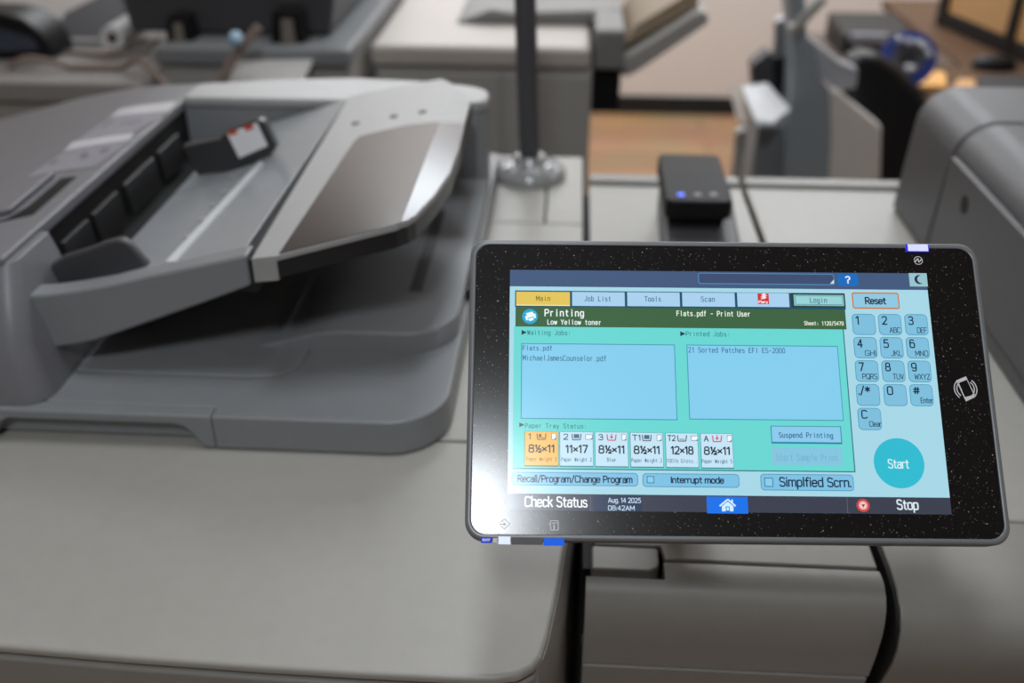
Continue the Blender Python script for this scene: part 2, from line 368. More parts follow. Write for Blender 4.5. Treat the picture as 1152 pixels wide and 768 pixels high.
# ------------------------------------------------------------------ bridge section (narrow, below the panel)
def front_profile(dy=0.0):
    return [(.5405, .9985), (.535, .9992), (.527, .999), (.5185, .9945), (.513, .987), (.510, .977), (.509, .965), (.5105, .945), (.514, .922)]
t = thing('bridge_unit', 'narrow warm grey printer section with a curved front door under the touch panel', 'printer', (.125, .9, 0))
MB().box(.0188, .545, .02, .0262, 1.26, .985).box(.026, .60, .02, .228, 1.26, .985).box(.026, .545, .02, .228, .60, .97).build('body', RUBBER, t)
MB().prism([(.0265, .558), (.0755, .558), (.0775, .5435), (.2285, .5435), (.2285, 1.262), (.0265, 1.262)], 'z', .9905, .9985).build('top_panel', WARM, t, bevel=0.002)
MB().box(.0265, 1.266, .97, .2285, 1.292, 1.004).build('rear_lip', WARM_D, t, bevel=0.003)
dp = front_profile()
dm = MB()
dm.prism([(y, z) for y, z in dp] + [(.514, .921), (.5405, .921)], 'x', .076, .2285)
dm.prism([(.524, .9975), (.518, .9940), (.513, .987), (.510, .977), (.509, .965), (.5105, .945), (.514, .922), (.514, .921), (.524, .921)], 'x', .0205, .076)
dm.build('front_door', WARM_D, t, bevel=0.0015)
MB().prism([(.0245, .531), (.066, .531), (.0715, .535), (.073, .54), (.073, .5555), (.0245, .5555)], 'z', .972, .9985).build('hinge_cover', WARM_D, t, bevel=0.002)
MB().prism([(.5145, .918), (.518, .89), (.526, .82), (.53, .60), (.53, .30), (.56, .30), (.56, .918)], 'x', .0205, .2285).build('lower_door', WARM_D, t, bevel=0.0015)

# ------------------------------------------------------------------ finisher base section (to the side of it)
t = thing('finisher_base', 'wide warm grey finisher section with a bulging front carrying the tall grey module', 'printer', (.85, .9, 0))
MB().box(.242, .61, .02, 1.6, 1.26, .985).build('body', DARKP, t)
MB().box(.2355, .6015, .9905, 1.6, 1.262, .9990).build('top_panel', WARM, t, bevel=0.002)
MB().box(.2355, 1.266, .97, 1.6, 1.292, 1.004).build('rear_lip', WARM_D, t, bevel=0.003)
MB().prism([(.5950, .9960), (.575, .9990), (.545, 1.0000), (.524, .998), (.5095, .992), (.502, .982), (.4990, .968), (.500, .953), (.505, .935), (.511, .915), (.515, .88), (.517, .80), (.517, .3), (.595, .3)], 'x', .2332, .2354).build('gap_shade_plate', RUBBER, t)  # thin black side plate added so the gap beside it stays dark
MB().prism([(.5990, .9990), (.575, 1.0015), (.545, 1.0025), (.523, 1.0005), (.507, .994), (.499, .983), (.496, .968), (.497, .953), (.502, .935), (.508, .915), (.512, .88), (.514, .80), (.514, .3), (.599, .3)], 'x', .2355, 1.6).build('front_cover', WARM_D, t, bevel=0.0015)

# ------------------------------------------------------------------ tall grey module standing on the finisher base
t = thing('inserter_module', 'tall dark grey module with rounded top edges and one round hole', 'printer', (.85, .9, 1.0))
R = .045
def modprof(x0, zt, z0=1.0):
    return [(x0 - .0, z0)] + arc(x0 + .006 + R, zt - R, R, 180, 90, 10) + [(1.5, zt), (1.5, z0)]
MB().prism(modprof(.410, 1.158), 'y', 1.066, 1.205).build('rear_cover', GUNM, t, bevel=0.006)
MB().prism(modprof(.410, 1.158), 'y', .62, 1.054).build('front_cover', GUNM, t, bevel=0.002)
MB().prism(modprof(.4115, 1.1562), 'y', 1.05, 1.068).build('seam_strip', DARKP, t)
MB().prism([(.64, 1.02), (1.049, 1.02), (1.049, 1.125), (.64, 1.127)], 'x', .4085, .416).build('side_panel', GUNM, t, bevel=0.0012)
hp = at_x(1085, 230, .4085)
MB().lathe([(.0001, -.0006), (.0095, -.0006), (.0095, .006), (.0001, .006)], hp, (1, 0, 0), 24).build('round_hole', RUBBER, t)

# ------------------------------------------------------------------ document feeder / scanner on the printer top
t = thing('document_feeder', 'cool grey scanner and automatic document feeder with a tilted paper tray', 'document feeder', (-.5, .95, ZT))
sb = MB()
sb.prism([(-1.05, .664), (-.286, .664), (-.286, .650), (-.150, .650)] + arc(-.145, .700, .050, -90, 0, 12) + [(-.095, 1.28), (-1.05, 1.28)], 'z', 1.0015, 1.034)
sb.prism([(-1.05, 1.034), (-.2861, 1.034), (-.2861, 1.0015), (-.296, 1.0015), (-.304, 1.015), (-.309, 1.0215), (-.318, 1.0245), (-.458, 1.0245), (-.466, 1.020), (-.478, 1.0015), (-1.05, 1.0015)], 'y', .650, .6639)
sb.build('scanner_base', COOL, t, bevel=0.0025)
# raised exit tray with a swept front edge
def tier_z(x):
    u = max(0, min(1, (x + .300) / .105)); u = u * u * (3 - 2 * u)
    return 1.0345 + .0205 * u
xs = [-.30 + i * .105 / 16 for i in range(17)] + [-.17, -.15] + [-.098 - .045 + .045 * math.sin(math.radians(a)) for a in range(0, 91, 9)]
rings = []
for x in xs:
    r = .045; dx = max(0, x - (-.098 - r)); yf = .757 + (r - math.sqrt(max(0, r * r - dx * dx)))
    zt = tier_z(x)
    rings.append([(x, yf, 1.0335), (x, yf, zt - .002), (x, yf + .002, zt), (x, 1.13, zt), (x, 1.13, 1.0335)])
MB().loft(rings).build('exit_tray', COOL, t)
MB().prism([(-.424, .708), (-.27, .707), (-.245, .712), (-.232, .725), (-.228, .758), (-.228, 1.12), (-.424, 1.12)], 'z', 1.0335, 1.0372).build('exit_plate', COOL, t, bevel=0.0015)
sl = MB()
for a, bb in (((468, 326), (503, 262)),):
    p, q = at_z(*a, 1.0555), at_z(*bb, 1.0555)
    sl.prism([(p.x - .006, p.y), (p.x + .006, p.y), (p.x + .006, q.y + .06), (p.x - .006, q.y + .06)], 'z', 1.053, 1.0558)
sl.build('tray_slot', DARKP, t)
MB().box(-.0985, .86, 1.034, -.0935, .96, 1.046).build('side_grip', BLACKP, t, bevel=0.001)
# front column of the feeder
def col_ring(z, yf, xr, r):
    return [(x, y, z) for x, y in [(-1.05, yf)] + arc(xr - r, yf + r, r, -90, 0, 8) + [(xr, .765), (-1.05, .765)]]
MB().loft([col_ring(1.0335, .655, -.426, .022), col_ring(1.085, .660, -.434, .018), col_ring(1.125, .688, -.444, .014), col_ring(1.142, .702, -.449, .012)]).build('feeder_column', COVER, t, bevel=0.0015)
# top cover, falling away from its edge
cov = [(-.456, 1.1475), (-.50, 1.146), (-.54, 1.142), (-.615, 1.127), (-.725, 1.097), (-.80, 1.07), (-.88, 1.035)]
cvl = cov + [(x, z - .0125) for x, z in cov[::-1]]
MB().prism(cvl, 'y', .700, 1.192).build('feeder_cover', COVER, t, bevel=0.003)
def on_cover(x, y, h=0.0):
    q = at_plane(x, y, (-.456, .9, 1.1475), (.05, 0, 1)); q.z = cover_z(q.x) + h
    return q
def cover_z(x):
    for (xa, za), (xb, zb) in zip(cov[:-1], cov[1:]):
        if x >= xb: return za + (zb - za) * (x - xa) / (xb - xa)
    return cov[-1][1]
LABELM = mat('pale_glare_and_lines', (205, 205, 210), 0.22, spec=0.7); LABELG = mat('lilac_grey_label_film', (150, 149, 158), 0.28, spec=0.6); INK = mat('grey_ink', (120, 120, 128), 0.4)
def cover_quad(m, pts, h, mi, n=10):
    (a, b_, c, d) = pts; V = []
    for k in range(n + 1):
        for l in range(n + 1):
            u, v = k / n, l / n
            x = (a[0] * (1 - u) + d[0] * u) * (1 - v) + (b_[0] * (1 - u) + c[0] * u) * v
            y = (a[1] * (1 - u) + d[1] * u) * (1 - v) + (b_[1] * (1 - u) + c[1] * u) * v
            V.append(tuple(on_cover(x, y, h)))
    return m.add(V, [(k * (n + 1) + l, k * (n + 1) + l + 1, (k + 1) * (n + 1) + l + 1, (k + 1) * (n + 1) + l) for k in range(n) for l in range(n)], mi)
for hd, bd, marks in (
        ([(70, 164), (80, 152), (151, 148), (146, 158)], [(29, 191), (69, 165), (146, 159), (106, 187)], [[(88, 172), (96, 167), (101, 173), (92, 178)], [(110, 168), (120, 164), (124, 168), (114, 172)], [(52, 178), (60, 173), (66, 175), (57, 180)]]),
        ([(122, 127), (134, 116), (199, 114), (190, 126)], [(84, 151), (120, 128), (190, 127), (151, 147)], [[(112, 138), (124, 131), (127, 132), (115, 139)], [(136, 136), (160, 134), (158, 136), (134, 138)]])):
    m = MB(); cover_quad(m, bd, .0006, 1); cover_quad(m, hd, .0007, 0)  # pale header band paints the ceiling-lamp glare on the label
    for q in marks: cover_quad(m, q, .0009, 2)
    # ladder of small printed lines along the edge
    for k in range(9):
        u = k / 9; x = bd[0][0] + (bd[1][0] - bd[0][0]) * u; y = bd[0][1] + (bd[1][1] - bd[0][1]) * u
        cover_quad(m, [(x + 1, y), (x + 8, y - .4), (x + 9.2, y - 1.2), (x + 2.2, y - .8)], .0009, 0)
    o = m.build('instruction_label', [LABELM, LABELG, INK], t, flatmesh=True)
m = MB(); q = [on_cover(*p, .0005) for p in [(-14, 208), (17, 197), (86, 197), (37, 240), (0, 246), (-30, 246)]]
m.loft([[tuple(v - Vector((0, 0, .001))) for v in q], [tuple(v) for v in q]]).build('handle_recess', BLACKP, t)
q = [on_cover(*p, .006) for p in [(-12, 211), (17, 198), (62, 195), (12, 237), (0, 239), (-30, 240)]]
MB().loft([[tuple(v - Vector((0, 0, .0055))) for v in q], [tuple(v) for v in q]]).build('release_handle', COVER, t, bevel=0.002)
# feed throat under the cover
TX, TSL, TZ = -.255, .20, 1.156
def tray_z(x): return TZ + TSL * (x - TX)
BED = .019
MB().prism([(-.4585, 1.136), (-.4565, 1.036), (-1.0, 1.036), (-.88, 1.03), (-.70, 1.08), (-.60, 1.115)], 'y', .766, 1.165).box(-.4565, .766, 1.06, -.400, 1.165, 1.085).build('feed_throat', RUBBER, t)
FLAP = mat('charcoal_plastic', (36, 36, 37), .5)
for y0, y1 in ((.770, .822), (.832, .890), (.906, .985), (.998, 1.06)):
    MB().prism([(y0, 1.129), (y1, 1.129), (y1 + .006, 1.094), (y0 + .006, 1.094)], 'x', -.4455, -.441).build('feed_flap', FLAP, t, bevel=0.001)
# paper tray
fr = [at_y(*p, .700) for p in [(17, 333), (50, 331.5), (85, 327), (125, 320), (169, 310), (225, 298), (277, 287)]]
lo = [at_y(*p, .700) for p in [(282, 322), (230, 341), (170, 362), (130, 376), (105, 384), (80, 389), (62, 391.5), (48, 391)]]
MB().prism([(p.x, p.z) for p in fr + lo], 'y', .700, .722).build('tray_rail', COOL, t, bevel=0.003)
bx0, bx1 = -.408, -.2608
MB().prism([(bx0, tray_z(bx0) - BED), (bx1, tray_z(bx1) - .002), (bx1, tray_z(bx1) - .028), (bx0, tray_z(bx0) - .034)], 'y', .7225, 1.122).build('tray_bed', mat('tray_grey_plastic', (156, 160, 163), .26, bump=.08), t, bevel=0.001)
def on_bed(x, y, h=0.0):
    s = (BED - .002) / (bx1 - bx0) + TSL
    p = at_plane(x, y, (bx1, .9, tray_z(bx1) - .002 + h), (-s, 0, 1)); return p
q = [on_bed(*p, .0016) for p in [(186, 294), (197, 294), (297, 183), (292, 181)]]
MB().loft([[tuple(v - Vector((0, 0, .004))) for v in q], [tuple(v) for v in q]]).build('groove_highlight_strip', mat('pale_highlight', (226, 228, 230), .3), t)  # pale raised strip paints the highlight of a groove in the bed
for p in ((211, 266), (228, 247), (239, 231), (252, 216), (262, 200)):
    c = on_bed(*p, .0006); MB().lathe([(.0001, 0), (.0035, 0), (.0035, .0008), (.0001, .0008)], c, (-.24, 0, 1), 14).build('size_mark', COOL_L, t)
# front side guide (upright plate)
gq = [at_y(*p, .742) for p in [(44, 322), (52, 306), (58, 297), (71, 289), (98, 281), (118, 273), (131, 270), (139, 271), (147, 277), (158, 290), (172, 305), (172, 322)]]
MB().prism([(p.x, p.z) for p in gq], 'y', .742, .752).build('side_guide', DARKP, t, bevel=0.003)
gq = [at_y(*p, .962) for p in [(204, 165), (246, 157), (256, 147), (290, 134.5), (297, 137), (311, 166), (304, 176), (262, 192), (222, 198)]]
g = MB().prism([(p.x, p.z) for p in gq], 'y', .962, .975).build('rear_side_guide', mat('charcoal_guide', (56, 56, 58), .4), t, bevel=0.002)
sk = MB()
a = [at_y(*p, .9612) for p in [(255, 150), (289, 138), (301, 164), (269, 178)]]
sk.loft([[tuple(v) for v in a], [tuple(v + Vector((0, .0006, 0))) for v in a]], 0)
for pts in ([(256, 149), (265, 145.5), (268, 149.5), (258, 153)], [(273, 143), (283, 139.5), (286, 144), (277, 147.5)]):
    a = [at_y(*p, .9608) for p in pts]; sk.loft([[tuple(v) for v in a], [tuple(v + Vector((0, .0005, 0))) for v in a]], 1)
o = sk.build('caution_sticker', [WHITE, mat('red_orange_ink', (214, 84, 58), .5)], t); o['label'] = 'white sticker with two red marks'
# tray extension plate with dark insert, folded along a line
XF = -.131
ZF = tray_z(XF)
def plate_z(x): return tray_z(x) if x <= XF else ZF - .14 * (x - XF)
def on_plate(x, y):
    p = at_plane(x, y, (TX, .7, TZ), (-TSL, 0, 1))
    return p if p.x <= XF else at_plane(x, y, (XF, .7, ZF), (.14, 0, 1))
def plate_solid(m, pts, top, th, mi=0, mi_side=None):
    for keep in (True, False):
        c = clip_poly(pts, XF, keep)
        if len(c) > 2:
            m.add([(x, y, plate_z(x) + top) for x, y in c], [tuple(range(len(c)))], mi)
            m.add([(x, y, plate_z(x) + top - th) for x, y in c], [tuple(range(len(c)))], mi)
    ring = []
    for i, p in enumerate(pts):
        q = pts[(i + 1) % len(pts)]; ring.append(p)
        if (p[0] <= XF) != (q[0] <= XF):
            u = (XF - p[0]) / (q[0] - p[0]); ring.append((XF, p[1] + u * (q[1] - p[1])))
    m.loft([[(x, y, plate_z(x) + top) for x, y in ring], [(x, y, plate_z(x) + top - th) for x, y in ring]], mi if mi_side is None else mi_side, cap=False)
    return m
def onp(pts): return [(on_plate(*p).x, on_plate(*p).y) for p in pts]
plate_out = onp([(283, 291), (311, 288)]) + onp([(446, 254), (458, 249.5), (467, 244), (488, 222), (506, 196), (516, 168), (522, 140), (527, 122), (530, 112)])
plate_out += [(-.150, 1.128), (-.258, 1.128)]
plate_solid(MB(), plate_out, 0, .004).build('extension_plate', COOL_L, t, angle=6)
skirt = [(x + (.0012 if x < -.2 else -.0006), y + .0006) for x, y in plate_out]
sk = onp([(309.5, 288.4)]) + onp([(446, 254), (458, 249.5), (467, 244), (488, 222), (506, 196), (516, 168), (522, 140), (527, 122), (530, 112)]) + [(-.150, 1.126), (-.2300, 1.126)]
plate_solid(MB(), sk, -.0041, .0145).build('plate_skirt', mat('black_gloss_plastic', (34, 34, 36), .3), t, angle=6)
sk2 = onp([(283, 291), (310.5, 288.5)]) + [(-.2295, 1.126), (-.258, 1.126)]
plate_solid(MB(), sk2, -.0041, .0165).build('plate_block', COOL_L, t, angle=6)
ins = onp([(314, 286), (352, 229), (398, 160), (405, 154), (415, 151), (460, 141), (498, 138), (521, 139), (515, 168), (505, 196), (487, 221.5), (466, 243.5), (457, 249), (446, 253)])
plate_solid(MB(), ins, .0008, .0008).build('dark_insert', mat('smoky_gloss_plastic', (54, 51, 49), .15, spec=.3, grain=.15, scale=25), t, angle=6)
gp = MB().prism([(-.2625, .703), (-.2495, .703), (-.2495, .7225), (-.2510, .7225), (-.2565, 1.115), (-.2616, 1.115), (-.2616, .7225), (-.2625, .7225)], 'z', 1.122, 1.1500).build('hinge_gap_filler', RUBBER, t)  # black filler in the gap, widened to stop light leaking under the tray
for p in ((400, 139), (443, 131), (475, 126)):
    c = on_plate(*p); MB().lathe([(.0001, -.001), (.0045, -.001), (.0045, .001), (.0001, .001)], c, (-TSL, 0, 1), 18).build('screw_cap', DARKP, t)
# rear housing with its pale rim
back = [(-.0975, 1.165), (-.103, 1.181), (-.115, 1.192), (-.135, 1.200), (-.19, 1.214), (-.27, 1.222), (-.36, 1.212), (-.458, 1.186)]
MB().prism([(-.458, 1.130), (-.110, 1.130), (-.099, 1.14)] + [(x - .001, y - .001) for x, y in back], 'z', 1.0345, 1.1380).build('rear_housing', COOL, t, bevel=0.002)
MB().prism([(-.458, 1.128), (-.110, 1.128), (-.098, 1.138)] + back, 'z', 1.1382, 1.150).build('rear_rim', COOL_L, t, bevel=0.004)
# ------------------------------------------------------------------ signal pole on the printer top
bp = Vector((-.054, 1.287, ZT))
t = thing('signal_pole', 'dark grey slanting pole rising from a round shiny base on the printer top', 'pole', bp)
MB().lathe([(.0001, 0), (.049, 0), (.0495, .006), (.047, .011), (.038, .017), (.024, .021), (.019, .030), (.0001, .030)], bp, (0, 0, 1), 48).build('base_flange', mat('shiny_grey_plastic', (150, 150, 150), .18, spec=.7, grain=.25, scale=70), t)
MB().lathe([(.0001, .02), (.0138, .02), (.0138, .52), (.012, .525), (.0001, .525)], bp, (-.035, 0, 1), 32).build('pole', DARKP, t)
cl = MB()
for k in range(7):
    a = 2 * math.pi * k / 7 + .3
    p = bp + Vector((math.cos(a) * .035, math.sin(a) * .035, .014))
    cl.tube([p + Vector((-math.sin(a) * .008, math.cos(a) * .008, .0)), p + Vector((0, 0, .006)), p + Vector((math.sin(a) * .008, -math.cos(a) * .008, 0))], .004, 8)
cl.build('clip_ring', mat('clear_pale_plastic', (205, 206, 208), .15, spec=.8), t)

# ------------------------------------------------------------------ card reader
t = thing('card_reader', 'small black card reader on a grey block beside the pole, blue lamp lit', 'card reader', (.15, 1.08, ZT))
MB().loft([[(.105, .985, 1.0), (.194, .985, 1.0), (.205, 1.185, 1.0), (.112, 1.185, 1.0)], [(.107, .990, 1.030), (.190, .990, 1.030), (.199, 1.18, 1.036), (.113, 1.18, 1.036)]]).build('stand', DARKP, t, bevel=0.004)
MB().loft([[(.116, 1.06, 1.0335), (.176, 1.06, 1.0335), (.180, 1.175, 1.0355), (.119, 1.175, 1.0355)], [(.114, 1.06, 1.046), (.178, 1.06, 1.046), (.182, 1.175, 1.046), (.117, 1.175, 1.046)]]).build('foot', RUBBER, t)
MB().loft([[(x, y, 1.046) for x, y in rrect(.1085, 1.045, .1835, 1.19, .009)], [(x, y, 1.068 + (y - 1.03) * .02) for x, y in rrect(.1085, 1.045, .1835, 1.19, .009)]]).build('reader_case', mat('matt_black_case', (24, 23, 23), .5, spec=.15), t, bevel=0.003)
for k, (px_, g) in enumerate(((766, 1), (785, 0), (803, 0))):
    c = at_z(px_, 219, 1.0686)
    MB().box(c.x - .0035, c.y - .004, 1.064, c.x + .0035, c.y + .004, 1.0694).build('status_lamp', glow((70, 110, 255), 1.6) if g else mat('grey_lamp_lens', (80, 80, 84), .3), t)

# ------------------------------------------------------------------ touch panel
PU = Vector((.9985, .0530, -.0060)).normalized(); PN = Vector((.040, -.691, .7217)); PN = (PN - PU * PN.dot(PU)).normalized(); PV = PN.cross(PU)
PO = Vector((.0954, .4832, 1.1879))
t = thing('control_panel', 'tilted touch screen control panel in a black bezel with a lit blue print menu', 'touch panel', PO)
t.matrix_world = Matrix.Translation(PO) @ Matrix((PU, PV, PN)).transposed().to_4x4()
t['_local'] = 1
def S(x, y):
    d = at_plane(x, y, PO, PN) - PO; return (d.dot(PU), d.dot(PV))
def mid(a, b): return ((a[0] + b[0]) / 2, (a[1] + b[1]) / 2)
hl, hr = (S(534, 269)[0] + S(518, 607)[0]) / 2, (S(1103, 274)[0] + S(1134, 614)[0]) / 2
hb, ht = (S(518, 607)[1] + S(1134, 614)[1]) / 2, (S(534, 269)[1] + S(1103, 274)[1]) / 2
RIM = .0033
outer = rrect(hl, hb, hr, ht, .0105, 10); inner = rrect(hl + RIM, hb + RIM, hr - RIM, ht - RIM, .0085, 10); inn2 = rrect(hl + RIM - .0006, hb + RIM - .0006, hr - RIM + .0006, ht - RIM + .0006, .0090, 10)
small = rrect(hl + .006, hb + .006, hr - .006, ht - .006, .008, 10)
z = lambda pts, w: [(p[0], p[1], w) for p in pts]
o1 = rrect(hl + .0008, hb + .0008, hr - .0008, ht - .0008, .0100, 10)
MB().loft([z(small, -.020), z(outer, -.012), z(outer, -.0010), z(o1, .0002), z(inn2, .0006), z(inner, .0002), z(inner, -.002)], cap=False).add(z(small, -.020), [tuple(range(len(small)))]).build('housing', mat('satin_grey_frame', (118, 120, 122), .32, spec=.6), t, angle=50)
MB().loft([z(rrect(hl + RIM + .0002, hb + RIM + .0002, hr - RIM - .0002, ht - RIM - .0002, .0083, 10), -.003), z(rrect(hl + RIM + .0002, hb + RIM + .0002, hr - RIM - .0002, ht - RIM - .0002, .0083, 10), -.0001)]).build('bezel_glass', dusty_glass(), t)
# bracket behind the panel, carrying it from the bridge unit
inv = t.matrix_world.inverted()
arm = [inv @ Vector(p) for p in ((.085, .515, 1.165), (.085, .555, 1.125), (.085, .592, 1.09), (.085, .605, 1.05), (.085, .608, 1.006))]
MB().tube(arm, [.017, .017, .018, .019, .021], 18).build('swivel_arm', DARKP, t)
MB().lathe([(.0001, 0), (.034, 0), (.034, .006), (.026, .010), (.0001, .010)], inv @ Vector((.085, .608, .9990)), inv.to_3x3() @ Vector((0, 0, 1)), 30).build('arm_foot', DARKP, t)
MB().box(-.05, -.035, -.026, .03, .035, -.0195).build('mount_plate', DARKP, t, bevel=.002)

# --- display: everything below is flat artwork of the lit screen, laid out in panel coordinates
W0 = .00005
sl_, sr_ = (S(577, 303)[0] + S(567.5, 573.5)[0]) / 2, (S(1044, 308)[0] + S(1068, 578.5)[0]) / 2
sb_, st_ = (S(567.5, 573.5)[1] + S(1068, 578.5)[1]) / 2, (S(577, 303)[1] + S(1044, 308)[1]) / 2
def hmap(y_left):  # v at the left edge of the screen for a row of the photograph
    return S(572, y_left)[1]
BGC, NAV = (166, 215, 230), (56, 60, 76)
disp = MB().flat([(sl_, sb_), (sr_, sb_), (sr_, st_), (sl_, st_)], W0, 0).build('display', glow(BGC), t, flatmesh=True)
class Art(MB):
    def __init__(s): super().__init__(); s.pal = []
    def c(s, rgb, k=1.0):
        g = glow(rgb, k)
        if g not in s.pal: s.pal.append(g)
        return s.pal.index(g)
    def rect(s, x0, y0, x1, y1, rgb, w=1, r=0.0, k=1.0):
        (a, d), (e, f) = S(x0, y0), S(x1, y1)
        pts = rrect(a, f, e, d, r) if r else [(a, f), (e, f), (e, d), (a, d)]
        return s.flat(pts, W0 + w * .00008, s.c(rgb, k))
    def uv(s, a, f, e, d, rgb, w=1): return s.flat([(a, f), (e, f), (e, d), (a, d)], W0 + w * .00008, s.c(rgb))
    def poly(s, pts, rgb, w=1, k=1.0): return s.flat([S(*p) for p in pts], W0 + w * .00008, s.c(rgb, k))
    def disc(s, cx, cy, r, rgb, w=1, r_in=0.0, a0=0, a1=360, sy=1.0):
        n = 40; c = S(cx, cy); k = S(cx + 1, cy)[0] - c[0]
        A = [math.radians(a0 + (a1 - a0) * i / n) for i in range(n + 1)]
        o = [(c[0] + math.cos(x) * r * k, c[1] + math.sin(x) * r * k * sy) for x in A]
        if not r_in: return s.flat(o[:-1] if a1 - a0 == 360 else o + [c], W0 + w * .00008, s.c(rgb))
        i_ = [(c[0] + math.cos(x) * r_in * k, c[1] + math.sin(x) * r_in * k * sy) for x in A]
        for q in range(n): s.flat([o[q], o[q + 1], i_[q + 1], i_[q]], W0 + w * .00008, s.c(rgb))
        return s
    def line(s, pts, px_w, rgb, w=2):
        for p, q in zip(pts[:-1], pts[1:]):
            a, b_ = Vector(S(*p)), Vector(S(*q)); d = (b_ - a); n = Vector((-d.y, d.x)).normalized() * (px_w * .00025)
            s.flat([tuple(a - n), tuple(b_ - n), tuple(b_ + n), tuple(a + n)], W0 + w * .00008, s.c(rgb))
        return s
    def frame(s, x0, y0, x1, y1, t_, rgb, fill, w=1, r=0.0):
        s.rect(x0, y0, x1, y1, rgb, w, r * .0005); return s.rect(x0 + t_, y0 + t_, x1 - t_, y1 - t_, fill, w + 1, max(0, r - t_) * .0005)
    def type(s, body, x0, x1, base, top, rgb, w=4, px=1.0, mono=False):
        a, bse = S(x0, base); e, _ = S(x1, base); _, tp = S(x0, top)
        return s.text(body, a, e, bse, tp, W0 + w * .00008, s.c(rgb), px * .00049, mono)
    def done(s, name, parent=None): return s.build(name, s.pal, parent or disp, flatmesh=True)
DK, GREYT = (12, 40, 66), (42, 92, 112)
# title bar
a = Art(); a.uv(sl_, S(576, 322)[1], sr_, st_, (64, 88, 124)); a.done('title_bar')
a = Art(); a.frame(785, 306.8, 939, 320.8, .9, (84, 140, 186), (58, 76, 112), 2, 3); a.poly([(933.5, 319.2), (938, 319.2), (938, 314.5)], (200, 225, 240), 4); a.done('search_field')
a = Art(); a.rect(941.5, 307.8, 966, 321.8, (18, 106, 190), 2, .0012); a.type('?', 951, 956.8, 319.3, 310.6, (235, 245, 255), 4, 1.6); a.done('help_button')
a = Art(); a.rect(1022, 307.2, 1043.8, 322.4, (150, 194, 204), 2)
c = S(1033.5, 314.6); k = S(1034.5, 314.6)[0] - c[0]
oa = [math.radians(v) for v in range(70, 311, 12)]; ia = [math.radians(v) for v in range(92, 289, 10)]
oc = [(c[0] + (.4 + math.cos(v) * 5.4) * k, c[1] + math.sin(v) * 5.4 * k) for v in oa]
ic = [(c[0] + (2.6 + math.cos(v) * 4.4) * k, c[1] + (.3 + math.sin(v) * 4.6) * k) for v in ia]
n_ = len(oc)
for q in range(n_ - 1):
    r0_, r1_ = ic[round(q * (len(ic) - 1) / (n_ - 1))], ic[round((q + 1) * (len(ic) - 1) / (n_ - 1))]
    a.flat([oc[q], oc[q + 1], r1_, r0_] if r0_ != r1_ else [oc[q], oc[q + 1], r0_], W0 + 4 * .00008, a.c((28, 40, 78)))
a.done('sleep_button')
# tabs
a = Art(); a.rect(579.5, 326.6, 951.5, 348.4, (24, 78, 104), 1); a.done('tab_strip')
TABC = (168, 208, 238)
tabs = [(580.8, 641.2, 'Main', 603, 619), (643.6, 703, 'Job List', 657.5, 687), (705.5, 765, 'Tools', 725, 743.5), (767.2, 827, 'Scan', 788.5, 804), (829, 888.2, None, 0, 0)]
for i, (x0, x1, s_, u0, u1) in enumerate(tabs):
    y0 = 328 + (x0 - 580) * .0052
    a = Art(); a.rect(x0, y0, x1, y0 + 16.2, (226, 196, 88) if i == 0 else TABC, 2)
    if i == 0: a.rect(x0, y0 + 14.8, x1, y0 + 16.2, (246, 244, 214), 3)
    if s_: a.type(s_, u0, u1, y0 + 10.6, y0 + 4.6, GREYT if i else (112, 96, 44), 4, .8, True)
    else:
        a.rect(852, y0 + .8, 865.2, y0 + 12.9, (206, 48, 52), 3)
        a.poly([(858, y0 + 1), (856, y0 + 3), (858.4, y0 + 3.2), (855, y0 + 5.2), (858, y0 + 5), (855.4, y0 + 7.6), (860, y0 + 6.6), (858.6, y0 + 8), (863, y0 + 5), (860.2, y0 + 5), (863.4, y0 + 2.6), (859.8, y0 + 3.2), (861.8, y0 + 1)], (250, 232, 236), 4)
        a.type('Fiery', 853.2, 864, y0 + 12, y0 + 8.8, (250, 225, 230), 4, .8)
    a.done('tab')
a = Art(); a.rect(889.6, 329.4, 951.4, 346, (44, 56, 46), 2); a.frame(892.4, 331.4, 949.6, 344.4, 1.0, (120, 190, 200), (146, 208, 212), 3); a.frame(894, 332.6, 948, 343.2, .5, (60, 110, 120), (150, 210, 214), 5)
a.type('Login', 911, 930, 340.8, 335, (58, 100, 112), 7, .8, True); a.done('login_button')
# green banner
a = Art(); a.rect(580, 344.8, 952.4, 370.6, (58, 98, 62), 1.5); a.done('status_banner')
a = Art(); a.disc(596.2, 356, 8.8, (28, 166, 208), 3)
a.poly([(591.5, 352.5), (599, 350.5), (601.5, 354.5), (594, 357)], (236, 250, 252), 4); a.poly([(590.6, 355.8), (602.4, 352.6), (603, 357.6), (592, 360.6)], (236, 250, 252), 4); a.poly([(593.4, 358), (600, 356), (601, 360.6), (595, 362)], (28, 166, 208), 5); a.poly([(594, 358.8), (599.6, 357), (600.4, 360.2), (595.4, 361.4)], (236, 250, 252), 6)
a.done('printing_icon')
a = Art(); a.type('Printing', 612.5, 657, 356, 347.6, (244, 252, 250), 4, 1.35, True); a.type('Low Yellow toner', 615.7, 676, 365.2, 359.2, (232, 246, 244), 4, .95, True)
a.type('Flats.pdf - Print User', 761, 843.7, 355.6, 349.4, (236, 246, 236), 4, .95, True); a.type('Sheet: 1120/5479', 904.6, 949, 366, 361.2, (226, 236, 214), 4, .8, True); a.done('banner_text')
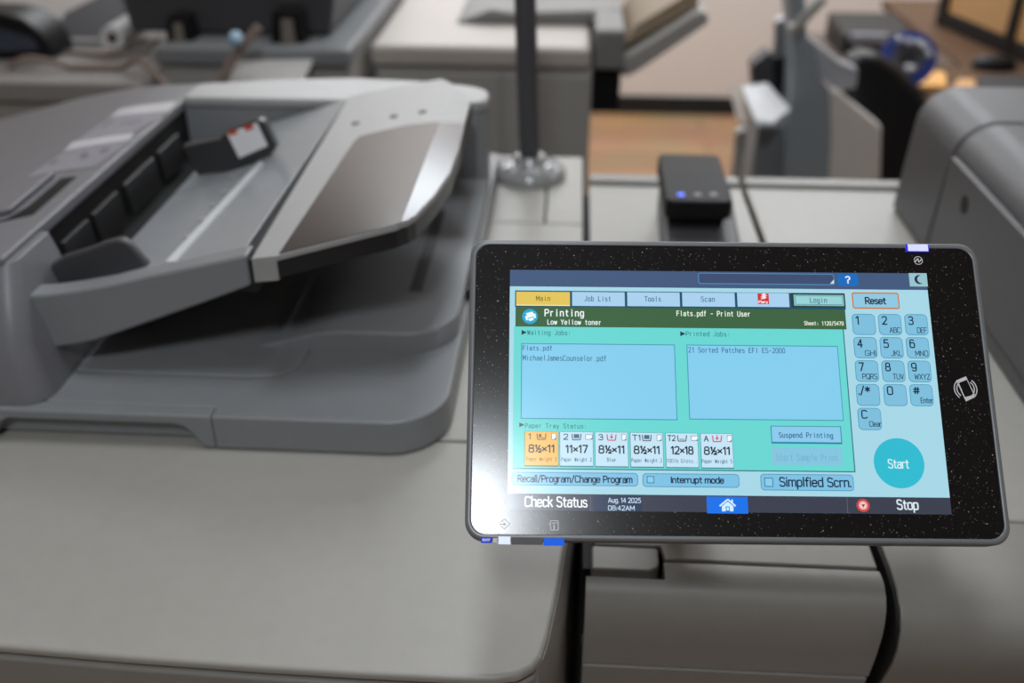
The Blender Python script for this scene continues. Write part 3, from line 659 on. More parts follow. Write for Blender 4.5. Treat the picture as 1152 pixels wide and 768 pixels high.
# teal work area
a = Art(); vt_ = S(952.4, 370.2)[1]; (ja, _), (jb, jc) = S(578, 380), S(962.4, 531.2); a.uv(ja, jc, jb, vt_, (34, 108, 124), 1); a.uv(ja, jc + .0006, jb - .0006, vt_, (104, 214, 210), 1.3); a.done('job_area')
for x0, y0, x1, y1, tri, hd, hx, rows in (
        (586.5, 386, 762, 472.6, (586.8, 374), 'Waiting Jobs:', (593, 641), [('Flats.pdf', 588, 621, 394.3, 388.7), ('MichaelJamesCounselor.pdf', 588, 681.7, 405.6, 399.4)]),
        (772.2, 387.7, 949, 473.4, (765.2, 375.5), 'Printed Jobs:', (771.5, 820), [('21 Sorted Patches EFI ES-2000', 774.2, 883, 396.6, 390.6)])):
    a = Art(); a.frame(x0, y0, x1, y1, .9, (58, 140, 170), (132, 205, 238), 3)
    a.poly([(tri[0], tri[1] - 2.8), (tri[0], tri[1] + 2.8), (tri[0] + 6, tri[1])], (22, 52, 66), 4)
    a.type(hd, hx[0], hx[1], tri[1] + 2.8, tri[1] - 2.8, (52, 116, 124), 4, .75, True)
    for s_, u0, u1, bs, tp in rows: a.type(s_, u0, u1, bs, tp, (40, 92, 124), 6, .75, True)
    a.done('job_list_box')
# paper trays
a = Art(); a.poly([(584.2, 475.2), (584.2, 480.4), (590, 477.8)], (34, 66, 78), 4); a.type('Paper Tray Status:', 590.5, 659, 481.4, 476, (60, 124, 128), 4, .75, True); a.done('tray_heading')
tiles = [(590.6, '1', 'half', 'port', '8½×11', 'Paper Weight 2'), (630, '2', 'full', 'land', '11×17', 'Paper Weight 2'), (669.4, '3', 'empty', 'port', '8½×11', 'Blue'), (709, 'T1', 'full', 'port', '8½×11', 'Paper Weight 2'), (748.6, 'T2', 'low', 'land', '12×18', '100lb Gloss..'), (788, 'A', 'empty', 'port', '8½×11', 'Paper Weight 5')]
for i, (x, n, lv, orient, size, wt) in enumerate(tiles):
    y = 485.2 + i * .5; a = Art()
    a.rect(x - .6, y - .4, x + 37.8, y + 39.6, (40, 120, 140) if i else (120, 90, 60), 3)
    a.rect(x, y, x + 37.3, y + 38.4, (243, 190, 92) if i == 0 else (196, 228, 246), 4)
    ink = (14, 30, 48) if i else (70, 56, 40)
    a.type(n, x + (2.2 if len(n) > 1 else 3.6), x + (11.4 if len(n) > 1 else (6.4 if n == '1' else 9.2)), y + 9, y + 2.2, ink, 6, 1.0)
    tx = x + 13.4; tc_ = (206, 60, 96) if lv == 'empty' else ((86, 96, 110) if i else (120, 100, 70))
    a.line([(tx, y + 2.4), (tx + .8, y + 9), (tx + 9.4, y + 9), (tx + 10.2, y + 2.4)], 1.2, tc_, 6)
    if lv == 'full': a.rect(tx + 2, y + 2.6, tx + 8.2, y + 7.2, (70, 104, 128), 6)
    if lv == 'half': a.rect(tx + 2, y + 3, tx + 5, y + 7, tc_, 6); a.line([(tx + 5, y + 7.2), (tx + 8.4, y + 7.2)], .9, tc_, 6)
    if lv == 'low': a.line([(tx + 2.2, y + 7), (tx + 8.2, y + 7)], .9, tc_, 6)
    if lv == 'empty': a.line([(tx + 5.1, y + 1.8), (tx + 5.1, y + 6.6)], 1.1, tc_, 6); a.poly([(tx + 3, y + 4.8), (tx + 7.2, y + 4.8), (tx + 5.1, y + 7.6)], tc_, 7)
    if orient == 'port': px0, px1, py0, py1 = x + 29.6, x + 35.2, y + 2, y + 9.4
    else: px0, px1, py0, py1 = x + 28.4, x + 36.6, y + 3, y + 8.8
    a.rect(px0, py0, px1, py1, (90, 120, 140), 6); a.poly([(px0 + .6, py0 + .6), (px1 - .6, py0 + .6), (px1 - .6, py1 - 2.2), (px1 - 2.4, py1 - .6), (px0 + .6, py1 - .6)], (238, 246, 250), 7)
    a.type(size, x + 3.8 + (2.2 if '½' not in size else 0), x + 33 - (1.4 if '½' not in size else 0), y + 24, y + 14.4, ink, 6, 1.6)
    if wt == 'Blue': a.type(wt, x + 13.4, x + 23, y + 33, y + 28.8, (40, 84, 120), 6, .5, True)
    else: a.type(wt, x + 1.4, x + 35.6, y + 33.2, y + 28.8, (40, 84, 120) if i else (140, 106, 56), 6, .5, True)
    a.done('paper_tray_tile')
a = Art(); a.rect(866.6, 478.8, 947.4, 499.6, (46, 128, 166), 3); a.rect(867.6, 479.6, 946.2, 497.6, (138, 202, 236), 4); a.type('Suspend Printing', 876, 937, 492.4, 486.2, (34, 84, 118), 6, .85, True); a.done('suspend_button')
a = Art(); a.rect(867.6, 503, 947.8, 523.4, (132, 196, 222), 4); a.type('Start Sample Print', 873, 942, 518, 510.4, (112, 176, 204), 6, .8, True); a.done('sample_button')
BTN = (124, 192, 228)
def soft_button(x0, y0, x1, y1, body, u0, u1, bs, tp, check=None):
    a = Art(); a.frame(x0, y0, x1, y1, .8, (64, 138, 178), BTN, 3, 4)
    if check: a.frame(*check, .9, (40, 116, 156), (138, 204, 232), 6)
    a.type(body, u0, u1, bs, tp, (10, 28, 56), 8, 1.6 if x0 > 800 else 1.35); a.done('soft_button')
soft_button(575.5, 530.6, 718, 547, 'Recall/Program/Change Program', 582, 711.5, 542.4, 534)
soft_button(722.6, 532.2, 832, 548.6, 'Interrupt mode', 754.5, 814.5, 543.6, 535.8, (727.4, 535.4, 736, 543.6))
soft_button(855, 532.8, 961, 552.4, 'Simplfied Scrn.', 876.5, 957.5, 547.6, 536.4, (859.4, 537.2, 869.8, 547.6))
# keypad
a = Art(); a.frame(957.6, 328.8, 1012.4, 347.8, 1.6, (206, 118, 60), (142, 200, 226), 3, 3); a.type('Reset', 973, 996.8, 342.6, 334.2, (10, 24, 46), 6, 1.6); a.done('reset_button')
rows = [(353, 376.8, (957.6, 987, 1016.6), 28.2, ('1', '2', '3'), ('', 'ABC', 'DEF')), (379, 403, (959.4, 988.8, 1018.2), 28.2, ('4', '5', '6'), ('GHI', 'JKL', 'MNO')),
        (405.2, 429.6, (961, 990.8, 1020.2), 28.2, ('7', '8', '9'), ('PQRS', 'TUV', 'WXYZ')), (431.8, 456.6, (962.2, 992.8, 1022.2), 28.4, ('./*', '0', '#'), ('', '', 'Enter')), (458.6, 483.8, (964, ), 28.4, ('C', ), ('Clear', ))]
for y0, y1, xs_, wd, ds, ls in rows:
    for x, d_, l_ in zip(xs_, ds, ls):
        yy = y0 + (x - 957) * .006
        a = Art(); a.frame(x, yy, x + wd, yy + (y1 - y0), .8, (70, 146, 186), (124, 190, 220), 3, 5)
        wdt = {'1': 3.6, './*': 13.5, '#': 7.6, '0': 7, 'C': 7}.get(d_, 6.2)
        a.type(d_, x + 5 if d_ != './*' else x + 3.4, x + (5 if d_ != './*' else 3.4) + wdt, yy + 12.4, yy + 2.4, (10, 26, 52), 6, 1.5)
        if l_:
            lw = {'PQRS': 17, 'WXYZ': 17.6, 'Enter': 14.4, 'Clear': 14, 'MNO': 14.6, 'TUV': 12.6, 'DEF': 11}.get(l_, 12.4)
            a.type(l_, x + wd - 2.2 - lw + (1.6 if l_ in ('Enter', 'Clear') else 0), x + wd - 2.2 + (1.2 if l_ in ('Enter', 'Clear') else 0), yy + 21.4, yy + 15, (14, 34, 62), 6, .78)
        a.done('number_key')
a = Art(); a.disc(1011.2, 520.8, 28.4, (44, 186, 208), 3); a.type('Start', 999, 1022.6, 527, 516.2, (214, 240, 244), 6, 1.35); a.done('start_button')
# bottom bar
a = Art(); a.uv(sl_, sb_, sr_, S(569.5, 554.8)[1], NAV, 1); a.rect(663.8, 556.4, 664.6, 575, (92, 104, 130), 2); a.rect(952.8, 559.4, 953.5, 577.4, (92, 98, 116), 2); a.done('navigation_bar')
a = Art(); a.type('Check Status', 590, 661, 570.2, 557.8, (240, 248, 252), 3, 1.6); a.done('check_status_button')
a = Art(); a.rect(667, 557, 722.5, 575.4, (34, 52, 84), 2); a.type('Aug. 14 2025', 684, 721, 565.4, 559.6, (198, 222, 240), 3, .8); a.type('08:42AM', 684, 714, 574, 568.3, (198, 222, 240), 3, .8); a.done('clock_text')
a = Art(); a.rect(794.6, 558.4, 841.8, 577.8, (12, 112, 232), 3)
HW = (206, 238, 250)
a.line([(809.4, 569.2), (818.6, 561.6), (827.4, 569.2)], 1.8, HW, 5); a.poly([(822.6, 561.8), (824.4, 561.8), (824.4, 566), (822.6, 564.6)], HW, 5)
a.poly([(812, 569.2), (818.5, 564), (825, 569.4), (825, 575), (812, 575)], HW, 5); a.frame(816.2, 569.6, 820.8, 575.1, 1.0, (12, 112, 232), HW, 6); a.done('home_button')
a = Art(); a.disc(970.8, 568.4, 7.4, (200, 72, 68), 3); a.disc(970.8, 568.4, 4.6, (244, 224, 224), 4); a.disc(970.8, 568.4, 3.8, (206, 62, 60), 5, 3.2); a.poly([(968.4, 567), (973.2, 567), (970.8, 571)], (190, 40, 44), 6); a.done('stop_icon')
a = Art(); a.type('Stop', 1009, 1033.6, 573.4, 561.4, (226, 240, 246), 3, 1.6); a.done('stop_button')

# --- icons printed on the bezel and lamps in its edge
ICON = mat('white_print', (222, 222, 222), .4)
def bez(a, name, m=ICON): return MB.build(a, name, [m], t, flatmesh=True)
def only(a):  # bezel artwork uses one printed-white material
    a.m = [0] * len(a.f); return a
a = Art(); a.disc(1033, 293, 5.0, (1, 1, 1), 1, 4.2); a.line([(1029.4, 294.6), (1032.6, 290.6), (1033.6, 295.2), (1036.8, 291.4)], 1.3, (1, 1, 1), 1); bez(only(a), 'power_icon')
a = Art()
ph = [(1075.4, 427.8), (1086.6, 423.2), (1097.6, 446.2), (1086.6, 451.6)]; inn = [(1078.6, 430.6), (1087.6, 427.0), (1095.4, 444.0), (1085.4, 446.6)]
for i in range(4):
    j = (i + 1) % 4; a.poly([ph[i], ph[j], inn[j], inn[i]], (1, 1, 1), 1)
for r in (13.2, 10.4):
    a.disc(1086.2, 437.4, r, (1, 1, 1), 1, r - 1.2, -52, 52); a.disc(1086.2, 437.4, r, (1, 1, 1), 1, r - 1.2, 128, 232)
bez(only(a), 'phone_icon')
a = Art(); a.line([(562.8, 587.4), (567.8, 583.4), (573.6, 589.2), (567.6, 595), (563, 590.8)], .9, (1, 1, 1), 1); a.line([(561.6, 589.4), (567.4, 589.4)], .9, (1, 1, 1), 1); a.poly([(566.6, 587.2), (566.6, 591.6), (569.8, 589.4)], (1, 1, 1), 1); bez(only(a), 'data_icon')
a = Art(); a.line([(619, 585.6), (628, 585.6), (628, 596), (619.4, 596), (619.2, 585.6)], .9, (1, 1, 1), 1); a.line([(623.4, 590), (623.4, 595)], 1.6, (1, 1, 1), 1); a.line([(620.6, 588.2), (626.6, 588.2)], 1.0, (1, 1, 1), 1); a.poly([(616.6, 588.4), (620, 588.4), (618.4, 590.8)], (1, 1, 1), 1); bez(only(a), 'memory_icon')
def edge_bar(name, x0, y0, x1, y1, m, lo_=-.0008, hi=.0011):
    (a_, d_), (e_, f_) = S(x0, y0), S(x1, y1)
    o = MB().box(a_, f_, lo_, e_, d_, hi).build(name, m, t); return o
edge_bar('power_lamp_edge', 1018.2, 275.2, 1044.6, 283.4, [lamp_lens((56, 50, 225))], -.0010, .0009)
o = edge_bar('power_lamp', 1020.4, 275.4, 1043.6, 283, [lamp_lens((205, 208, 255), 1.15)]); o['label'] = 'lit blue-white power lamp'
o = edge_bar('card_slot_label', 541.2, 604.4, 553, 610.6, [lamp_lens((28, 60, 200))])
o = MB().text('SD/TF', S(542.6, 608)[0], S(551.6, 608)[0], S(547, 608.8)[1], S(547, 605.8)[1], .00118, 0, .0004).build('card_slot_lettering', ICON, t, flatmesh=True)
o = edge_bar('port_cap', 554.4, 605.2, 559.6, 610.4, mat('grey_port_metal', (120, 118, 116), .4, metal=.5))
o = edge_bar('data_lamp', 560.8, 603.4, 574.2, 612, [lamp_lens((222, 234, 255), 1.05)])
o = edge_bar('card_slot', 575.2, 605.4, 611, 612.6, mat('dark_slot', (62, 60, 58), .5))
o = edge_bar('fax_lamp', 611.6, 605.2, 634.4, 613.8, [lamp_lens((30, 96, 224))])

# ------------------------------------------------------------------ background: copier with a dark lid (far side)
Y1 = 1.78
zt = at_y(392, 56, Y1).z
cx0, cx1 = at_y(-60, 56, Y1).x - .2, at_y(393, 60, Y1).x
lx0 = at_y(160, 50, Y1).x + .02
t = thing('flatbed_copier', 'grey copier behind the feeder with a dark lid on two black hinges', 'copier', ((lx0 + cx1) / 2, Y1 + .3, 0))
MB().box(lx0, Y1 + .012, .02, cx1 - .006, 2.6, zt - .035).build('body', mat('grey_paint', (174, 171, 165), .5), t, bevel=.004)
MB().box(lx0, Y1, zt - .034, cx1, 2.62, zt).build('platen_frame', COOL, t, bevel=.008)
lid0, lid1 = at_y(150, 46, Y1 + .09).x, at_y(372, 40, Y1 + .09).x
MB().prism([(lid0, zt + .004), (lid1, zt + .004), (lid1 + .03, zt + .16), (lid0 - .02, zt + .16)], 'y', Y1 + .09, 2.5).build('lid', DARKP, t, bevel=.006)
for cx, w, h in ((205, 30, 34), (326, 40, 38)):
    c = at_y(cx, 50, Y1 + .05); s = (at_y(cx + w / 2, 50, Y1 + .05).x - c.x)
    hb_ = MB().prism([(c.x - s, zt - .002), (c.x + s, zt - .002), (c.x + s * .75, zt + s * 1.7), (c.x - s * .7, zt + s * 1.7)], 'y', Y1 + .04, Y1 + .088).build('hinge', BLACKP, t, bevel=.003)
    MB().prism([(c.x - s * .3, zt), (c.x + s * .45, zt), (c.x + s * .4, zt + s * 1.3), (c.x - s * .2, zt + s * 1.3)], 'y', Y1 + .034, Y1 + .042).build('hinge_spring', mat('taupe_metal', (128, 122, 112), .5), hb_)
q = [at_y(264, 67, Y1 + .004), at_y(353, 65, Y1 + .004), at_y(341, 89, Y1 - .07), at_y(258, 93, Y1 - .07)]
MB().loft([[tuple(v - Vector((0, .002, .006))) for v in q], [tuple(v) for v in q]]).build('front_flap', mat('pale_panel', (200, 198, 195), .5), t)

# ------------------------------------------------------------------ background: grey cabinet printer with pale top
Y2 = 1.92
x0, x1 = max(at_y(399, 80, Y2).x, cx1 + .008), at_y(667, 64, Y2).x
z2 = at_y(530, 52, Y2).z
t = thing('cabinet_printer', 'grey cabinet-like printer with a pale top and a slanted output tray', 'printer', ((x0 + x1) / 2, 2.2, 0))
MB().box(x0 + .006, Y2 + .012, .02, x1, 2.66, z2 - .045).build('body', mat('grey_paint', (174, 171, 165), .5), t, bevel=.004)
MB().box(x0, Y2, z2 - .043, x1 - .004, 2.7, z2).build('top_cover', mat('pale_beige_top', (196, 188, 180), .45), t, bevel=.012)
for a_, b_ in ((402, 561), (566, 664)):
    p, q = at_y(a_, 90, Y2 + .004), at_y(b_, 90, Y2 + .004); p.x = max(p.x, x0 + .01)
    MB().box(p.x, Y2 + .004, .25, q.x, Y2 + .02, z2 - .055).build('front_door', mat('grey_paint', (174, 171, 165), .5), t, bevel=.004)
Yr = 2.1
p = [at_y(*v, Yr) for v in [(512, 42), (552, 25), (577, 14), (700, 11), (702, 36)]]
MB().prism([(p[0].x, z2 + .001), (p[1].x, max(p[1].z, z2 + .03)), (p[2].x, p[2].z), (p[3].x, p[3].z), (p[3].x, z2 + .001)], 'y', Yr, 2.66).build('raised_scanner', mat('slate_grey_paint', (132, 131, 129), .45), t, bevel=.006)
e0, e1 = at_y(668, 60, Y2 + .02).x, at_y(703, 60, Y2 + .02).x
p = at_y(686, 80, Y2 + .02)
MB().box(e0, Y2 + .02, p.z, e1, 2.5, z2 + .03).build('side_cap', mat('slate_grey_paint', (132, 131, 129), .45), t, bevel=.01)
q = at_y(690, 126, Y2 + .05)
MB().box(e0, Y2 + .05, q.z, e1 - .004, 2.45, p.z + .001).build('paper_exit', BLACKP, t, bevel=.004)
p = [at_y(*v, Y2 + .10) for v in [(690, 80), (700, 68), (788, 12), (797, 17), (797, 26), (720, 79), (705, 87)]]
MB().prism([(v.x, v.z) for v in p], 'y', Y2 + .10, Y2 + .45).build('output_tray', mat('grey_paint', (174, 171, 165), .5), t, bevel=.004)
p = [at_y(*v, Y2 + .14) for v in [(702, 52), (716, 28), (775, -8), (786, -4), (786, 6), (716, 46)]]
MB().prism([(v.x, v.z) for v in p], 'y', Y2 + .14, Y2 + .44).build('upper_tray', mat('tan_brown_tray', (158, 140, 116), .5), t, bevel=.003)

# ------------------------------------------------------------------ background: side table with clutter
Y3 = 1.72
tz = at_y(60, 93, Y3).z
tx1 = at_y(152, 88, Y3).x + .01
t = thing('side_table', 'low grey work table behind the feeder cover with a pale top', 'table', (-1.2, 2.1, 0))
MB().box(-1.75, Y3 + .012, .02, tx1 - .02, 2.6, tz - .04).build('cabinet_base', mat('grey_paint', (174, 171, 165), .5), t, bevel=.004)
MB().box(-1.78, Y3, tz - .038, tx1, 2.64, tz).build('table_top', mat('pale_grey_laminate', (158, 154, 150), .45), t, bevel=.006)
YM = 1.86
p = [at_y(*v, YM) for v in [(-60, 70), (-60, 14), (0, 16), (24, 21), (42, 34), (54, 52), (60, 70)]]
t = thing('desk_monitor', 'dark rounded screen device standing on the work table', 'monitor', (p[2].x, YM + .05, tz))
MB().prism([(p[0].x, tz + .001)] + [(v.x, max(v.z, tz + .01)) for v in p[1:6]] + [(p[6].x, tz + .001)], 'y', YM, YM + .10).build('case', BLACKP, t, bevel=.008)
q = [at_y(*v, YM - .002) for v in [(-40, 58), (-40, 30), (6, 33), (36, 42), (44, 56)]]
MB().prism([(v.x, v.z) for v in q], 'y', YM - .004, YM + .004).build('screen', mat('blue_reflection_glass', (66, 74, 88), .2), t)  # blue-grey base colour paints a bluish reflection on the screen
t = thing('paper_stand', 'slanted dark grey lid-like stand between the dark monitor and the paper roll', 'stand', (at_y(95, 60, 2.1).x, 2.2, tz))
YS = 1.99
p = [at_y(*v, YS) for v in [(60, 60), (46, 24), (116, 22), (130, 60)]]; zt_ = at_y(80, 14, 2.15).z
MB().loft([[(p[0].x, YS, tz + .001), (p[3].x, YS, tz + .001), (p[3].x, 2.36, tz + .001), (p[0].x, 2.36, tz + .001)], [(p[1].x - .03, 2.15, zt_), (p[2].x - .03, 2.15, zt_), (p[2].x - .03, 2.36, zt_), (p[1].x - .03, 2.36, zt_)]]).build('stand_body', mat('slate_dark_plastic', (62, 62, 65), .7, spec=.25), t, bevel=.006)
MB().box(p[0].x + .02, YS - .016, tz + .001, p[3].x - .02, YS + .002, tz + .012).build('stand_ledge', COOL_L, t, bevel=.002)
# paper roll
a0 = at_y(127, 46, 1.93); a1 = at_y(160, 26, 2.06)
a0.z += .006; a1.z += .006
t = thing('paper_roll', 'white paper roll with a brown cardboard core lying on the work table', 'paper roll', a0)
ax = (a1 - a0); L = ax.length; r0 = (at_y(140, 46, 1.93) - at_y(127, 46, 1.93)).length
MB().lathe([(r0 * .42, 0), (r0 * 1.0, 0), (r0 * 1.0, L), (r0 * .42, L)], a0, ax, 36, closed=True).build('paper_wrap', WHITE, t)
MB().lathe([(r0 * .30, -.002), (r0 * .43, -.002), (r0 * .43, L), (r0 * .30, L)], a0, ax, 30, closed=True).build('core', mat('brown_cardboard', (96, 62, 40), .7), t)
# cables
CB = mat('taupe_cable', (150, 132, 124), .5)
def cable(name, label, pts, r, m=CB):
    ctrl = [at_y(x, y, Y) for x, y, Y in pts]; out = []
    for i in range(len(ctrl) - 1):
        p0, p1, p2, p3 = ctrl[max(0, i - 1)], ctrl[i], ctrl[i + 1], ctrl[min(len(ctrl) - 1, i + 2)]
        for k in range(6):
            s = k / 6
            out.append(.5 * ((2 * p1) + (p2 - p0) * s + (2 * p0 - 5 * p1 + 4 * p2 - p3) * s * s + (3 * p1 - p0 - 3 * p2 + p3) * s ** 3))
    out.append(ctrl[-1])
    for v in out: v.z = max(v.z, tz + r) if v.x < tx1 else v.z
    o = MB().tube(out, r, 10).build(name, m); o['label'] = label; o['category'] = 'cable'; return o
cable('power_cable', 'taupe cable looping over the work table and drooping off its end', [(10, 74, 1.8), (30, 66, 1.8), (60, 70, 1.8), (100, 80, 1.8), (135, 76, 1.8), (155, 68, 1.78), (172, 80, 1.74), (188, 98, 1.72)], .006)
cable('data_cable', 'thin grey cable lying along the back of the work table by the paper roll', [(70, 76, 1.92), (110, 78, 1.9), (140, 70, 1.9), (165, 58, 1.92), (178, 44, 1.95)], .004)
o = thing('blue_plug_cable', 'taupe cable with a pale blue plug standing before the dark lid', 'cable', at_y(265, 46, 1.72))
pts = [at_y(x, y, Y) for x, y, Y in [(291, 30, 1.74), (278, 46, 1.735), (264, 64, 1.73), (253, 82, 1.725), (246, 96, 1.72), (243, 112, 1.72)]]
MB().tube(pts, .0085, 10).build('cord', CB, o)
c = at_y(265, 44, 1.715); MB().lathe([(.0001, -.013), (.010, -.012), (.013, -.004), (.013, .005), (.009, .012), (.0001, .014)], c, (.4, -.6, .7), 20).build('plug', mat('pale_blue_plastic', (176, 208, 228), .4), o)
# box at the top edge
p0, p1 = at_y(33, 9, 2.55), at_y(92, 7, 2.55)
t = thing('cardboard_box', 'orange-brown cardboard box at the far end of the work table', 'box', ((p0.x + p1.x) / 2, 2.6, p0.z))
MB().box(p0.x, 2.55, tz + .001, p1.x, 2.63, p0.z + .12).build('carton', mat('orange_cardboard', (188, 118, 58), .7), t, bevel=.003)
MB().box(p0.x + .01, 2.548, p0.z + .04, p1.x - .01, 2.55, p0.z + .05).build('tape_band', mat('brown_tape', (140, 90, 50), .3), t)

# ------------------------------------------------------------------ background: folding / mailing machine with a post
Y4 = 2.15
BLUEG = mat('blue_grey_paint', (146, 155, 161), .45)
t = thing('folding_machine', 'blue-grey floor-standing finishing machine with a tall post and pale side door', 'folding machine', (at_y(905, 200, Y4).x, Y4 + .3, 0))
def fz(pts): return [(v.x, v.z) for v in [at_y(*q, Y4) for q in pts]]
low = lambda x: (at_y(x, 260, Y4).x, .02)
pp = fz([(884, -40), (904, -40), (908, 38), (919, 78), (934, 101), (936, 150), (931, 240)])
pb = fz([(876, 240), (884, 170), (890, 110), (893, 60)])
MB().prism(pp + [(pp[-1][0], .02), (pb[0][0], .02)] + pb, 'y', Y4, Y4 + .10).build('post_panel', BLUEG, t, bevel=.006)
dp_ = fz([(937, 104), (944, 104), (994, 145), (991, 240)])
MB().prism(dp_ + [(dp_[-1][0], .05), (at_y(932, 240, Y4).x, .05)], 'y', Y4 + .01, Y4 + .05).build('side_door', mat('pale_beige_panel', (226, 220, 212), .45), t, bevel=.008)
tp = [at_y(*q, Y4 + .05) for q in [(909, 42), (920, 50), (946, 70), (966, 78), (964, 100), (940, 103), (922, 84)]]
MB().prism([(v.x, v.z) for v in tp], 'y', Y4 + .05, Y4 + .095).build('feed_shelf', mat('light_grey_paint', (176, 178, 182), .45), t, bevel=.006)
aq = [at_y(*q, Y4 + .02) for q in [(884, 28), (920, -8), (928, -4), (890, 36)]]
MB().prism([(v.x, v.z) for v in aq], 'y', Y4 - .02, Y4 + .02).build('brace', mat('grey_paint', (174, 171, 165), .5), t, bevel=.003)
for pts, m, dpt in (([(868, 66), (882, 62), (890, 110), (884, 170), (876, 240), (860, 240), (872, 140)], BLACKP, .06), ([(873, 24), (885, 20), (888, 62), (872, 66)], STEEL, .04), ([(846, 74), (866, 58), (870, 66), (872, 100), (848, 104)], DARKP, .06)):
    pq = [at_y(*q, Y4 + .12) for q in pts]
    MB().prism([(v.x, v.z) for v in pq], 'y', Y4 + .12, Y4 + .12 + dpt).build('drive_column' if m is BLACKP else ('guide_rod' if m is STEEL else 'feed_bracket'), m, t, bevel=.003)
xa, xb = at_y(843, 220, Y4 + .05).x, at_y(874, 220, Y4 + .05).x
MB().box(xa, Y4 + .05, .02, xb, Y4 + .3, at_y(860, 142, Y4 + .05).z).build('lower_cabinet', BLUEG, t, bevel=.006)
pq = [at_y(*q, Y4 + .06) for q in [(829, 150), (840, 146), (840, 240), (829, 240)]]
MB().prism([(v.x, v.z) for v in pq[:2]] + [(pq[2].x, .02), (pq[3].x, .02)], 'y', Y4 + .06, Y4 + .1).build('edge_post', mat('grey_paint', (174, 171, 165), .5), t, bevel=.004)
MB().box(xb + .002, Y4 + .11, .02, at_y(926, 240, Y4 + .1).x, Y4 + .14, .55).build('base', BLUEG, t, bevel=.006)
pq = [(843, 97, .16), (872, 86, .26), (878, 98, .22), (846, 109, .12)]
a = [at_y(x, y, Y4 + d) for x, y, d in pq]
MB().loft([[tuple(v - Vector((0, .004, .012))) for v in a], [tuple(v) for v in a]]).build('catch_tray', mat('slate_blue_plastic', (84, 92, 100), .4), t, bevel=.002)
# paper sheets lying tilted in its tray
for pts, lb in (([(834, 103, .02), (862, 99, .06), (888, 128, -.02), (868, 144, -.12), (848, 140, -.11)], 'bright white paper sheet hanging out of the tray of the blue-grey machine'), ([(820, 104, .04), (836, 102, .06), (850, 138, .0), (838, 144, -.03), (828, 138, -.02)], 'cream paper sheet behind the bright white sheet in the same tray')):
    q = [at_y(x, y, Y4 + d) + Vector((0, 0, .012)) for x, y, d in pts]
    o = MB().loft([[tuple(v - Vector((0, .002, .003))) for v in q], [tuple(v) for v in q]]).build('paper_sheet', WHITE if 'bright white paper' in lb else mat('cream_paper', (214, 202, 190), .6))
    o['label'] = lb; o['category'] = 'paper'; o['group'] = 'paper sheets in the tray'

# ------------------------------------------------------------------ black chair behind the pale door
Y5 = 2.30
cxm = at_y(1006, 150, Y5).x
t = thing('office_chair', 'black padded office chair behind the pale side door', 'chair', (cxm, Y5 + .2, 0))
q = [at_y(*v, Y5) for v in [(950, 76), (958, 66), (972, 59), (990, 62), (1012, 78), (1040, 104), (1050, 122), (1046, 180), (1024, 226), (976, 226), (960, 190), (952, 120)]]
MB().prism([(v.x, v.z) for v in q], 'y', Y5, Y5 + .07).build('backrest', mat('black_leather', (26, 26, 27), .35), t, bevel=.025, seg=5)
MB().prism(rrect(cxm - .15, Y5 + .075, cxm + .15, Y5 + .36, .06), 'z', .42, .50).build('seat', mat('black_leather', (26, 26, 27), .35), t, bevel=.02)
MB().tube([(cxm, Y5 + .2, .05), (cxm, Y5 + .2, .43)], .025, 16).build('gas_stem', STEEL, t)
MB().tube([(cxm, Y5 + .2, .44), (cxm, Y5 + .09, .50), (cxm, Y5 + .08, .72)], .016, 12).build('back_bracket', BLACKP, t)
for k in range(5):
    a_ = 2 * math.pi * k / 5
    MB().tube([(cxm, Y5 + .2, .09), (cxm + .13 * math.cos(a_), Y5 + .2 + .13 * math.sin(a_), .016)], [.020, .015], 10).build('leg', BLACKP, t)

# ------------------------------------------------------------------ dark counter with a desktop printer
DZ = .745
Y6 = 2.86
cx0_, cx1_ = .64, 1.075
t = thing('counter_desk', 'dark brown counter behind the chair carrying the black desktop printer', 'desk', ((cx0_ + cx1_) / 2, 3.05, 0))
MB().box(cx0_, Y6, DZ - .03, cx1_, 3.22, DZ).build('counter_top', mat('dark_walnut', (92, 78, 70), .45), t, bevel=.003)
for xx in (cx0_ + .02, cx1_ - .06):
    for yy in (Y6 + .02, 3.16):
        MB().box(xx, yy, 0.0, xx + .035, yy + .035, DZ - .03).build('leg', BLACKP, t)
Y7 = 2.92
p, q = at_y(951, 44, Y7), at_y(1033, 44, Y7)
h = (at_y(990, 28, Y7).z - DZ) * .8
t = thing('desktop_printer', 'black desktop printer with a grey band on the dark counter', 'printer', ((p.x + q.x) / 2, Y7 + .12, DZ))
MB().loft([[(p.x, Y7, DZ + .001), (q.x, Y7, DZ + .001), (q.x, Y7 + .25, DZ + .001), (p.x, Y7 + .25, DZ + .001)], [(p.x, Y7 + .015, DZ + h * .8), (q.x, Y7 + .015, DZ + h * .8), (q.x, Y7 + .25, DZ + h), (p.x, Y7 + .25, DZ + h)]]).build('case', BLACKP, t, bevel=.008)
pa, pc = at_y(956, 50, Y7), at_y(1000, 38, Y7)
MB().box(pa.x, Y7 - .008, max(DZ + .002, pa.z), pc.x, Y7 + .012, max(DZ + .03, pc.z)).build('front_tray', mat('silver_grey_plastic', (150, 150, 158), .35), t, bevel=.006)

